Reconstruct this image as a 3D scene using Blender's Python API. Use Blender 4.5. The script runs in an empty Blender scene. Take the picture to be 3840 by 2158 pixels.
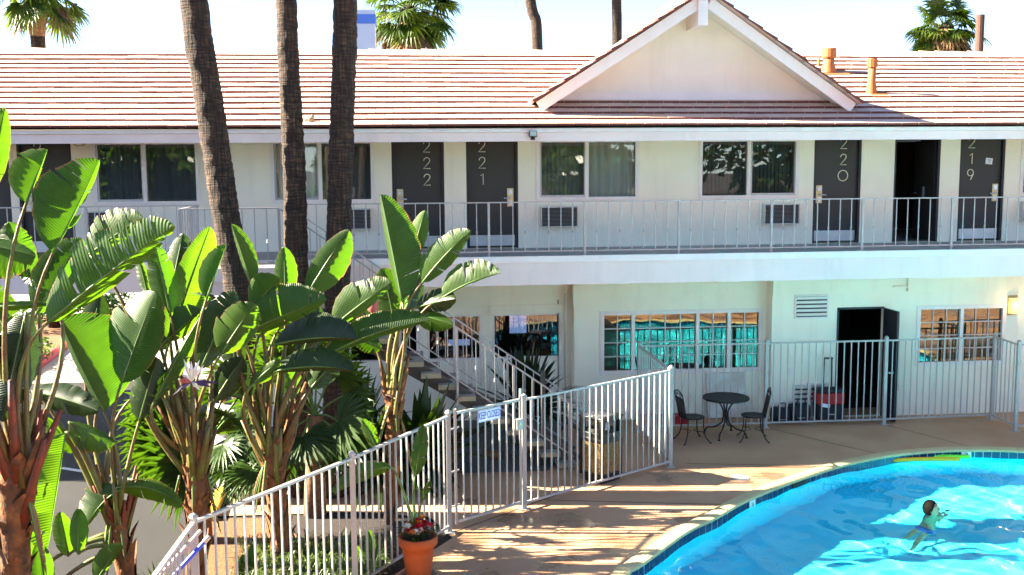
import bpy, bmesh, math, random
from mathutils import Vector, Matrix, noise
from mathutils.geometry import tessellate_polygon
R = math.radians
random.seed(7)
scn = bpy.context.scene

# ------------------------------------------------------------------ camera
PW, PH, FPX = 3840.0, 2158.0, 3880.0
CAM = Vector((0.0, -20.0, 5.1))
_p, _r, _y = math.atan(.118), .0072, math.atan(.0977)
FWD = Vector((math.sin(_y)*math.cos(_p), math.cos(_y)*math.cos(_p), -math.sin(_p)))
_rt = FWD.cross(Vector((0, 0, 1))).normalized()
_up = _rt.cross(FWD)
RGT = _rt*math.cos(_r) - _up*math.sin(_r)
UPV = _up*math.cos(_r) + _rt*math.sin(_r)
cd = bpy.data.cameras.new('camera')
cam = bpy.data.objects.new('camera', cd)
scn.collection.objects.link(cam)
cd.sensor_width = 36.0
cd.lens = FPX/PW*36.0
cd.clip_start, cd.clip_end = 0.1, 2000.0
M = Matrix((RGT, UPV, -FWD)).transposed().to_4x4()
M.translation = CAM
cam.matrix_world = M
scn.camera = cam

# ------------------------------------------------------------------ sky, sun, exposure
SUN = Vector((-.854, .111, .507)).normalized()          # towards the sun
w = bpy.data.worlds.new('World'); scn.world = w; w.use_nodes = True
nt = w.node_tree; nt.nodes.clear()
sky = nt.nodes.new('ShaderNodeTexSky'); sky.sky_type = 'NISHITA'; sky.sun_disc = False
sky.sun_elevation = math.asin(SUN.z); sky.sun_rotation = math.atan2(SUN.x, SUN.y)
sky.altitude = 0; sky.air_density = .55; sky.dust_density = .25; sky.ozone_density = 1.0
bg = nt.nodes.new('ShaderNodeBackground'); bg.inputs[1].default_value = .056
wo = nt.nodes.new('ShaderNodeOutputWorld')
nt.links.new(sky.outputs[0], bg.inputs[0]); nt.links.new(bg.outputs[0], wo.inputs[0])
sl = bpy.data.lights.new('sun', 'SUN'); sl.energy = 5.0; sl.angle = R(.55); sl.color = (1.0, .89, .70)
so = bpy.data.objects.new('sun', sl); scn.collection.objects.link(so)
so.rotation_euler = SUN.to_track_quat('Z', 'Y').to_euler(); so.location = (-20, 5, 20)
vs = scn.view_settings
vs.view_transform = 'Standard'; vs.look = 'None'; vs.exposure = 3.16; vs.gamma = 1.0; vs.use_curve_mapping = False
scn.render.engine = 'CYCLES'
scn.cycles.max_bounces = 8; scn.cycles.transparent_max_bounces = 24
scn.cycles.caustics_reflective = False

# ------------------------------------------------------------------ pixel helpers (photo px at 2576 wide -> world)
K = 3840/2576
def ray(x, y):
    x *= K; y *= K
    return FWD + RGT*((x-PW/2)/FPX) - UPV*((y-PH/2)/FPX)
def onY(x, y, Y):
    d = ray(x, y); return CAM + d*((Y-CAM.y)/d.y)
def onZ(x, y, Z=0.0):
    d = ray(x, y); return CAM + d*((Z-CAM.z)/d.z)
def XN(xn, yn, Y):            # native px -> X on plane Y
    return onY(xn/K, yn/K, Y).x

# ------------------------------------------------------------------ materials
MATS = {}
def mat(name, col, rough=.6, var=.0, vscale=8.0, bump=.0, bscale=40.0, metal=0.0, spec=.5, col2=None, detail=4.0, coords='Object', emis=None, estr=0.0):
    if name in MATS: return MATS[name]
    m = bpy.data.materials.new(name); m.use_nodes = True
    n = m.node_tree; L = n.links; b = n.nodes['Principled BSDF']
    b.inputs['Roughness'].default_value = rough; b.inputs['Metallic'].default_value = metal
    b.inputs['Specular IOR Level'].default_value = spec
    c = (*col, 1)
    b.inputs['Base Color'].default_value = c
    tc = n.nodes.new('ShaderNodeTexCoord')
    if var > 0 or col2:
        nz = n.nodes.new('ShaderNodeTexNoise'); nz.inputs['Scale'].default_value = vscale; nz.inputs['Detail'].default_value = detail
        L.new(tc.outputs[coords], nz.inputs['Vector'])
        rp = n.nodes.new('ShaderNodeValToRGB')
        rp.color_ramp.elements[0].position = .34; rp.color_ramp.elements[1].position = .68
        if col2: rp.color_ramp.elements[0].color = (*col2, 1)
        else: rp.color_ramp.elements[0].color = (col[0]*(1-var), col[1]*(1-var), col[2]*(1-var), 1)
        rp.color_ramp.elements[1].color = c
        L.new(nz.outputs['Fac'], rp.inputs[0]); L.new(rp.outputs[0], b.inputs['Base Color'])
    if bump > 0:
        n2 = n.nodes.new('ShaderNodeTexNoise'); n2.inputs['Scale'].default_value = bscale; n2.inputs['Detail'].default_value = 5
        L.new(tc.outputs[coords], n2.inputs['Vector'])
        bp = n.nodes.new('ShaderNodeBump'); bp.inputs['Strength'].default_value = bump; bp.inputs['Distance'].default_value = .02
        L.new(n2.outputs['Fac'], bp.inputs['Height']); L.new(bp.outputs[0], b.inputs['Normal'])
    if emis:
        b.inputs['Emission Color'].default_value = (*emis, 1); b.inputs['Emission Strength'].default_value = estr
    MATS[name] = m
    return m
mat('stucco', (.94, .86, .72), .85, .06, 1.3, .35, 70)
mat('trim', (.86, .77, .74), .6, .05, 2.0, .08, 30)
mat('fascia', (.86, .70, .66), .6, .10, 1.1, .1, 14)
mat('gable_wall', (.84, .79, .69), .85, .05, 1.6, .2, 50)
mat('door', (.034, .031, .030), .55, .12, 3)
mat('door_frame', (.016, .018, .026), .5)
mat('ivory', (.84, .79, .60), .4)
mat('tile_edge_shade', (.20, .062, .050), .9, .3, 9)  # shade on the tile fronts put into the colour as dark maroon
mat('brass', (.55, .45, .26), .4, metal=.7)
mat('lock_face', (.65, .70, .80), .25, metal=.6)
mat('kick', (.62, .60, .62), .38, .15, 5, metal=.75)
mat('rail', (.46, .42, .41), .5, .1, 6, metal=.25)
mat('fence', (.43, .41, .39), .5, .12, 5, .05, 30, metal=.15)
mat('walk_top', (.36, .36, .38), .7, .2, 2.2, .1, 30)
mat('ac', (.60, .58, .54), .5, .1, 4)
mat('ac_dark', (.030, .030, .034), .5)
mat('louvre', (.26, .25, .24), .5)
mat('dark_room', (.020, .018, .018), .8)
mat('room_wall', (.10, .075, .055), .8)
mat('black_iron', (.006, .006, .007), .42, metal=.3)
mat('black_plastic', (.016, .014, .014), .4, .2, 8)
mat('aggregate', (.40, .235, .07), .9, 0, 45, .9, 60, col2=(.12, .06, .018), detail=6)
mat('terracotta', (.40, .075, .010), .75, .14, 5, .2, 30)
mat('pipe', (.36, .115, .028), .7, .15, 4)
mat('white_paint', (.8, .8, .8), .6, .06, 5)
mat('sign_white', (.78, .80, .86), .4)
mat('sign_blue', (.02, .06, .55), .4)
mat('red_paint', (.62, .035, .035), .55, .18, 5)
mat('sheath_red', (.24, .032, .006), .6, 0, 6, .4, 20, col2=(.10, .025, .008))
mat('yellow_paint', (.62, .42, .03), .55, .25, 6)
mat('red_fabric', (.45, .02, .025), .7, .2, 12)
mat('dark_fabric', (.014, .016, .026), .75, .2, 10, .2, 60)
mat('skin', (.55, .25, .13), .5, .06, 6)
mat('hair', (.0035, .0022, .0015), .7, 0, 20, .4, 80, spec=.08)
mat('white_cloth', (.74, .74, .78), .8, .06, 6, .25, 10)
mat('blue_cloth', (.02, .10, .42), .7, .2, 9)
mat('noodle_green', (.20, .75, .04), .7)
mat('noodle_orange', (.85, .38, .01), .7)
mat('pole_blue', (.01, .06, .60), .35)
mat('gravel', (.24, .235, .24), .95, 0, 60, 1.0, 60, col2=(.06, .06, .065), detail=6)
mat('rock', (.36, .20, .10), .9, .4, 4, .6, 12)
mat('mulch', (.27, .115, .04), .95, 0, 26, 1.0, 40, col2=(.11, .05, .02), detail=7)
mat('soil', (.032, .020, .012), .95, .4, 8, .6, 30)
mat('asphalt', (.022, .0205, .019), .85, .45, .7, .6, 160)
mat('concrete', (.52, .48, .42), .85, .14, 1.5, .2, 60)
mat('tread', (.36, .33, .30), .85, .2, 6, .25, 50)
mat('tread_edge', (.50, .40, .26), .8, .2, 6, .25, 50)
mat('stringer', (.10, .082, .07), .6, .15, 4)
mat('pole_wood', (.085, .035, .022), .8, .2, 6)
mat('board', (.56, .48, .40), .9, 0, 3.2, .05, 20, col2=(.74, .73, .72))
mat('outlet', (.10, .08, .06), .6)
mat('glow_face', (.03, .05, .1), .4, emis=(.35, .52, 1.0), estr=.09)  # added glow, stands in for daylight on pale blue sheets
mat('paper', (.75, .80, .9), .7)
mat('lamp_glass', (.9, .6, .25), .4, emis=(1.0, .50, .10), estr=.28)
mat('lamp_metal', (.50, .36, .20), .4, metal=.6)
mat('flood_black', (.03, .035, .035), .4)
mat('flood_glass', (.45, .52, .52), .12, metal=.3)
mat('pool_tile', (.006, .045, .12), .25, .55, 3.0)
mat('grout', (.30, .42, .48), .8)
mat('pool_plaster', (.035, .74, .97), .8, .05, 1.0)
mat('coping', (.58, .47, .24), .8, .10, 2.5, .2, 60)
mat('petal_white', (.75, .73, .66), .5)
mat('petal_violet', (.05, .03, .12), .4)
mat('spathe_red', (.42, .10, .09), .5, .3, 6)
mat('flower_red', (.62, .008, .035), .6, .3, 20)
mat('flower_orange', (.80, .22, .01), .6, .3, 20)
mat('palm_boot', (.30, .15, .07), .9, .5, 14, .6, 30)
mat('sheath', (.27, .095, .022), .8, 0, 7, .7, 22, col2=(.06, .026, .012), detail=7)
mat('curtain_light', (.80, .84, .80), .9)
mat('curtain_grey', (.24, .26, .28), .9)
mat('blind', (.12, .13, .13), .8)
mat('alum', (.42, .41, .42), .4, metal=.6)
mat('stack_white', (.66, .68, .80), .7)
mat('stack_blue', (.10, .22, .70), .6)
mat('debris', (.40, .30, .18), .9, .4, 20)
mat('hedge', (.05, .085, .03), .7, .5, 8)

def weather(name, amt, sx=2.6, sz=.22):
    m = MATS[name]; n = m.node_tree; L = n.links; b = n.nodes['Principled BSDF']
    src = b.inputs['Base Color'].links[0].from_socket
    g = n.nodes.new('ShaderNodeNewGeometry'); mp = n.nodes.new('ShaderNodeMapping'); mp.inputs['Scale'].default_value = (sx, sx, sz); L.new(g.outputs['Position'], mp.inputs[0])
    nz = n.nodes.new('ShaderNodeTexNoise'); nz.inputs['Scale'].default_value = 1.6; nz.inputs['Detail'].default_value = 7; nz.inputs['Roughness'].default_value = .65; L.new(mp.outputs[0], nz.inputs['Vector'])
    r = n.nodes.new('ShaderNodeMapRange'); r.inputs[1].default_value = .52; r.inputs[2].default_value = .78; r.inputs[3].default_value = 1.0; r.inputs[4].default_value = 1-amt; L.new(nz.outputs['Fac'], r.inputs[0])
    x = n.nodes.new('ShaderNodeMix'); x.data_type = 'RGBA'; x.blend_type = 'MULTIPLY'; x.inputs[0].default_value = 1; L.new(src, x.inputs[6]); L.new(r.outputs[0], x.inputs[7]); L.new(x.outputs[2], b.inputs['Base Color'])
weather('stucco', .11); weather('fascia', .11, 3.0, .5); weather('trim', .10, 4, .6); weather('gable_wall', .10)

def roof_mat():
    m = bpy.data.materials.new('roof_tile'); m.use_nodes = True
    n = m.node_tree; L = n.links; b = n.nodes['Principled BSDF']; b.inputs['Roughness'].default_value = .8
    g = n.nodes.new('ShaderNodeNewGeometry'); oi = n.nodes.new('ShaderNodeObjectInfo')
    ad = n.nodes.new('ShaderNodeMath'); ad.operation = 'ADD'; L.new(g.outputs['Random Per Island'], ad.inputs[0]); L.new(oi.outputs['Random'], ad.inputs[1])
    fr = n.nodes.new('ShaderNodeMath'); fr.operation = 'FRACT'; L.new(ad.outputs[0], fr.inputs[0])
    rp = n.nodes.new('ShaderNodeValToRGB'); e = rp.color_ramp.elements
    e[0].color = (.56, .39, .315, 1); e[1].color = (.63, .47, .40, 1)
    x = e.new(.88); x.color = (.62, .45, .375, 1)
    x = e.new(.95); x.color = (.58, .37, .24, 1)
    L.new(fr.outputs[0], rp.inputs[0])
    nz = n.nodes.new('ShaderNodeTexNoise'); nz.inputs['Scale'].default_value = 2.2; nz.inputs['Detail'].default_value = 6
    tc = n.nodes.new('ShaderNodeTexCoord'); L.new(g.outputs['Position'], nz.inputs['Vector'])
    mr = n.nodes.new('ShaderNodeMapRange'); mr.inputs[3].default_value = .88; mr.inputs[4].default_value = 1.08
    L.new(nz.outputs['Fac'], mr.inputs[0])
    mx = n.nodes.new('ShaderNodeMix'); mx.data_type = 'RGBA'; mx.blend_type = 'MULTIPLY'; mx.inputs[0].default_value = 1
    L.new(rp.outputs[0], mx.inputs[6]); L.new(mr.outputs[0], mx.inputs[7]); L.new(mx.outputs[2], b.inputs['Base Color'])
    bp = n.nodes.new('ShaderNodeBump'); bp.inputs['Strength'].default_value = .3; bp.inputs['Distance'].default_value = .01
    n2 = n.nodes.new('ShaderNodeTexNoise'); n2.inputs['Scale'].default_value = 60; L.new(g.outputs['Position'], n2.inputs['Vector'])
    L.new(n2.outputs['Fac'], bp.inputs['Height']); L.new(bp.outputs[0], b.inputs['Normal'])
    MATS['roof_tile'] = m
roof_mat()

def leaf_mat(name, col, tr, edge, vein=46.0, trw=.42, rough=.33):
    m = bpy.data.materials.new(name); m.use_nodes = True
    n = m.node_tree; L = n.links; b = n.nodes['Principled BSDF']; out = n.nodes['Material Output']
    b.inputs['Roughness'].default_value = rough; b.inputs['Specular IOR Level'].default_value = .5
    uv = n.nodes.new('ShaderNodeUVMap'); sp = n.nodes.new('ShaderNodeSeparateXYZ'); L.new(uv.outputs[0], sp.inputs[0])
    oi = n.nodes.new('ShaderNodeObjectInfo'); geo = n.nodes.new('ShaderNodeNewGeometry')
    ab = n.nodes.new('ShaderNodeMath'); ab.operation = 'ABSOLUTE'; L.new(sp.outputs[1], ab.inputs[0])
    # lateral veins (fine relief): sin(t*vein - |u|*2)
    mu = n.nodes.new('ShaderNodeMath'); mu.operation = 'MULTIPLY'; mu.inputs[1].default_value = vein*6.28; L.new(sp.outputs[0], mu.inputs[0])
    m2 = n.nodes.new('ShaderNodeMath'); m2.operation = 'MULTIPLY_ADD'; m2.inputs[1].default_value = -9.0; L.new(ab.outputs[0], m2.inputs[0]); L.new(mu.outputs[0], m2.inputs[2])
    sn = n.nodes.new('ShaderNodeMath'); sn.operation = 'SINE'; L.new(m2.outputs[0], sn.inputs[0])
    bp = n.nodes.new('ShaderNodeBump'); bp.inputs['Strength'].default_value = .35; bp.inputs['Distance'].default_value = .006
    L.new(sn.outputs[0], bp.inputs['Height']); L.new(bp.outputs[0], b.inputs['Normal'])
    nz = n.nodes.new('ShaderNodeTexNoise'); nz.inputs['Scale'].default_value = 3.0; nz.inputs['Detail'].default_value = 5; L.new(geo.outputs['Position'], nz.inputs['Vector'])
    # edge browning with noise
    n3 = n.nodes.new('ShaderNodeTexNoise'); n3.inputs['Scale'].default_value = 5.0; L.new(geo.outputs['Position'], n3.inputs['Vector'])
    ea = n.nodes.new('ShaderNodeMath'); ea.operation = 'MULTIPLY_ADD'; ea.inputs[1].default_value = .16; L.new(n3.outputs['Fac'], ea.inputs[0]); L.new(ab.outputs[0], ea.inputs[2])
    er = n.nodes.new('ShaderNodeMapRange'); er.inputs[1].default_value = 1.03; er.inputs[2].default_value = 1.085; L.new(ea.outputs[0], er.inputs[0])
    hv = n.nodes.new('ShaderNodeMapRange'); hv.inputs[3].default_value = .72; hv.inputs[4].default_value = 1.25; L.new(oi.outputs['Random'], hv.inputs[0])
    nv = n.nodes.new('ShaderNodeMapRange'); nv.inputs[1].default_value = .3; nv.inputs[2].default_value = .7; nv.inputs[3].default_value = .8; nv.inputs[4].default_value = 1.15; L.new(nz.outputs['Fac'], nv.inputs[0])
    mm = n.nodes.new('ShaderNodeMath'); mm.operation = 'MULTIPLY'; L.new(hv.outputs[0], mm.inputs[0]); L.new(nv.outputs[0], mm.inputs[1])
    rq = n.nodes.new('ShaderNodeMath'); rq.operation = 'MULTIPLY_ADD'; rq.inputs[1].default_value = .7; L.new(nz.outputs['Fac'], rq.inputs[0]); fq = n.nodes.new('ShaderNodeMath'); fq.operation = 'MULTIPLY_ADD'; fq.inputs[1].default_value = .9; fq.inputs[2].default_value = -.5; L.new(oi.outputs['Random'], fq.inputs[0]); L.new(fq.outputs[0], rq.inputs[2]); rq.use_clamp = True
    def tint(c):
        hm = n.nodes.new('ShaderNodeMix'); hm.data_type = 'RGBA'; L.new(rq.outputs[0], hm.inputs[0]); hm.inputs[6].default_value = (*c, 1); hm.inputs[7].default_value = (c[0]*1.35, c[1]*1.0, c[2], 1)
        v = n.nodes.new('ShaderNodeVectorMath'); v.operation = 'SCALE'; L.new(hm.outputs[2], v.inputs[0]); L.new(mm.outputs[0], v.inputs['Scale'])
        x = n.nodes.new('ShaderNodeMix'); x.data_type = 'RGBA'; L.new(er.outputs[0], x.inputs[0]); L.new(v.outputs[0], x.inputs[6]); x.inputs[7].default_value = (*edge, 1)
        return x.outputs[2]
    L.new(tint(col), b.inputs['Base Color'])
    t = n.nodes.new('ShaderNodeBsdfTranslucent'); L.new(tint(tr), t.inputs[0]); L.new(bp.outputs[0], t.inputs['Normal'])
    mx = n.nodes.new('ShaderNodeMixShader'); mx.inputs[0].default_value = trw
    L.new(b.outputs[0], mx.inputs[1]); L.new(t.outputs[0], mx.inputs[2]); L.new(mx.outputs[0], out.inputs[0])
    MATS[name] = m
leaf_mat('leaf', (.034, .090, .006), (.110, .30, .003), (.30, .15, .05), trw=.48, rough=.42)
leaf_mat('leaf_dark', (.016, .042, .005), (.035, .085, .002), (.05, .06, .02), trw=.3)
leaf_mat('frond', (.026, .068, .006), (.075, .18, .004), (.30, .22, .06), vein=0.01, trw=.35, rough=.42)
leaf_mat('frond_bg', (.045, .085, .007), (.13, .23, .005), (.2, .15, .04), vein=0.01, trw=.4, rough=.45)
leaf_mat('frond_dry', (.20, .12, .05), (.18, .10, .035), (.28, .17, .07), vein=0.01, trw=.25, rough=.8)
leaf_mat('strap', (.014, .030, .010), (.02, .05, .006), (.10, .08, .03), vein=0.01, trw=.25)
leaf_mat('cover', (.10, .17, .04), (.18, .28, .05), (.6, .6, .4), vein=0.01, trw=.4)
leaf_mat('tree_leaf', (.03, .07, .014), (.07, .17, .012), (.05, .1, .02), vein=0.01, trw=.4)
mat('stalk', (.115, .135, .020), .5, 0, 4, .4, 20, col2=(.10, .036, .010))
mat('stalk_green', (.09, .17, .03), .45, .2, 7)

def trunk_mat():
    m = bpy.data.materials.new('palm_trunk'); m.use_nodes = True
    n = m.node_tree; L = n.links; b = n.nodes['Principled BSDF']; b.inputs['Roughness'].default_value = .9
    g = n.nodes.new('ShaderNodeNewGeometry'); mp = n.nodes.new('ShaderNodeMapping'); L.new(g.outputs['Position'], mp.inputs[0])
    mp.inputs['Scale'].default_value = (5, 5, 44)
    nz = n.nodes.new('ShaderNodeTexNoise'); nz.inputs['Scale'].default_value = 1.0; nz.inputs['Detail'].default_value = 6; L.new(mp.outputs[0], nz.inputs['Vector'])
    m2 = n.nodes.new('ShaderNodeMapping'); L.new(g.outputs['Position'], m2.inputs[0]); m2.inputs['Scale'].default_value = (36, 36, 3.0)
    n2 = n.nodes.new('ShaderNodeTexNoise'); n2.inputs['Scale'].default_value = 1.0; n2.inputs['Detail'].default_value = 5; L.new(m2.outputs[0], n2.inputs['Vector'])
    mu = n.nodes.new('ShaderNodeMath'); mu.operation = 'MULTIPLY'; L.new(nz.outputs['Fac'], mu.inputs[0]); L.new(n2.outputs['Fac'], mu.inputs[1])
    rp = n.nodes.new('ShaderNodeValToRGB'); e = rp.color_ramp.elements
    e[0].position = .14; e[0].color = (.006, .004, .003, 1); e[1].position = .46; e[1].color = (.145, .078, .040, 1)
    x = e.new(.27); x.color = (.036, .019, .011, 1)
    L.new(mu.outputs[0], rp.inputs[0]); L.new(rp.outputs[0], b.inputs['Base Color'])
    bp = n.nodes.new('ShaderNodeBump'); bp.inputs['Strength'].default_value = 1.0; bp.inputs['Distance'].default_value = .05
    L.new(mu.outputs[0], bp.inputs['Height']); L.new(bp.outputs[0], b.inputs['Normal'])
    MATS['palm_trunk'] = m
trunk_mat()

def glass_mat(name, tint, base, gl=(1, 1, 1)):
    m = bpy.data.materials.new(name); m.use_nodes = True
    n = m.node_tree; L = n.links; n.nodes.remove(n.nodes['Principled BSDF']); out = n.nodes['Material Output']
    t = n.nodes.new('ShaderNodeBsdfTransparent'); t.inputs[0].default_value = (*tint, 1)
    g = n.nodes.new('ShaderNodeBsdfGlossy'); g.inputs['Roughness'].default_value = .0; g.inputs[0].default_value = (*gl, 1)
    f = n.nodes.new('ShaderNodeFresnel'); f.inputs[0].default_value = 1.5
    a = n.nodes.new('ShaderNodeMath'); a.operation = 'ADD'; a.inputs[1].default_value = base; a.use_clamp = True; L.new(f.outputs[0], a.inputs[0])
    geo = n.nodes.new('ShaderNodeNewGeometry')
    nz = n.nodes.new('ShaderNodeTexNoise'); nz.inputs['Scale'].default_value = 1.4; nz.inputs['Detail'].default_value = 1; L.new(geo.outputs['Position'], nz.inputs['Vector'])
    bp = n.nodes.new('ShaderNodeBump'); bp.inputs['Strength'].default_value = .06; bp.inputs['Distance'].default_value = .05
    L.new(nz.outputs['Fac'], bp.inputs['Height']); L.new(bp.outputs[0], g.inputs['Normal'])
    x = n.nodes.new('ShaderNodeMixShader'); L.new(a.outputs[0], x.inputs[0]); L.new(t.outputs[0], x.inputs[1]); L.new(g.outputs[0], x.inputs[2]); L.new(x.outputs[0], out.inputs[0])
    MATS[name] = m
glass_mat('glass', (.72, .77, .77), .09)
glass_mat('glass_low', (.30, .32, .30), .18, (.62, .60, .48))
glass_mat('glass_office', (.55, .58, .6), .06)

def deck_mat():
    m = bpy.data.materials.new('deck'); m.use_nodes = True
    n = m.node_tree; L = n.links; b = n.nodes['Principled BSDF']
    g = n.nodes.new('ShaderNodeNewGeometry')
    def nz(s, d):
        k = n.nodes.new('ShaderNodeTexNoise'); k.inputs['Scale'].default_value = s; k.inputs['Detail'].default_value = d; L.new(g.outputs['Position'], k.inputs['Vector']); return k
    a = nz(.7, 6); r1 = n.nodes.new('ShaderNodeValToRGB'); e = r1.color_ramp.elements
    e[0].position = .32; e[0].color = (.43, .232, .125, 1); e[1].position = .70; e[1].color = (.57, .338, .198, 1)
    L.new(a.outputs['Fac'], r1.inputs[0])
    c = nz(90, 3); r2 = n.nodes.new('ShaderNodeMapRange'); r2.inputs[1].default_value = .3; r2.inputs[2].default_value = .7; r2.inputs[3].default_value = .8; r2.inputs[4].default_value = 1.12; L.new(c.outputs['Fac'], r2.inputs[0])
    mx = n.nodes.new('ShaderNodeMix'); mx.data_type = 'RGBA'; mx.blend_type = 'MULTIPLY'; mx.inputs[0].default_value = 1
    L.new(r1.outputs[0], mx.inputs[6]); L.new(r2.outputs[0], mx.inputs[7])
    # wet patches near the pool: darker and glossy
    wv = n.nodes.new('ShaderNodeTexNoise'); wv.inputs['Scale'].default_value = .95; wv.inputs['Detail'].default_value = 5; wv.inputs['Roughness'].default_value = .6; L.new(g.outputs['Position'], wv.inputs['Vector'])
    wr = n.nodes.new('ShaderNodeMapRange'); wr.inputs[1].default_value = .53; wr.inputs[2].default_value = .60; sy = n.nodes.new('ShaderNodeSeparateXYZ'); L.new(g.outputs['Position'], sy.inputs[0]); my = n.nodes.new('ShaderNodeMapRange'); my.inputs[1].default_value = -3.0; my.inputs[2].default_value = -6.0; my.inputs[3].default_value = -.10; my.inputs[4].default_value = .04; L.new(sy.outputs[1], my.inputs[0]); aw = n.nodes.new('ShaderNodeMath'); aw.operation = 'ADD'; L.new(wv.outputs['Fac'], aw.inputs[0]); L.new(my.outputs[0], aw.inputs[1]); L.new(aw.outputs[0], wr.inputs[0])
    m3 = n.nodes.new('ShaderNodeMix'); m3.data_type = 'RGBA'; m3.blend_type = 'MULTIPLY'; L.new(wr.outputs[0], m3.inputs[0]); L.new(mx.outputs[2], m3.inputs[6]); m3.inputs[7].default_value = (.66, .62, .60, 1)
    L.new(m3.outputs[2], b.inputs['Base Color'])
    rr = n.nodes.new('ShaderNodeMapRange'); rr.inputs[3].default_value = .75; rr.inputs[4].default_value = .16; L.new(wr.outputs[0], rr.inputs[0]); L.new(rr.outputs[0], b.inputs['Roughness'])
    bp = n.nodes.new('ShaderNodeBump'); bp.inputs['Strength'].default_value = .12; bp.inputs['Distance'].default_value = .01; L.new(c.outputs['Fac'], bp.inputs['Height']); L.new(bp.outputs[0], b.inputs['Normal'])
    MATS['deck'] = m
deck_mat()

def water_mat():
    m = bpy.data.materials.new('water'); m.use_nodes = True
    n = m.node_tree; L = n.links; n.nodes.remove(n.nodes['Principled BSDF']); out = n.nodes['Material Output']
    g = n.nodes.new('ShaderNodeBsdfGlass'); g.inputs['IOR'].default_value = 1.33; g.inputs['Roughness'].default_value = 0.0; g.inputs[0].default_value = (.80, .98, 1.0, 1)
    L.new(g.outputs[0], out.inputs[0])
    MATS['water'] = m
water_mat()

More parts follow.
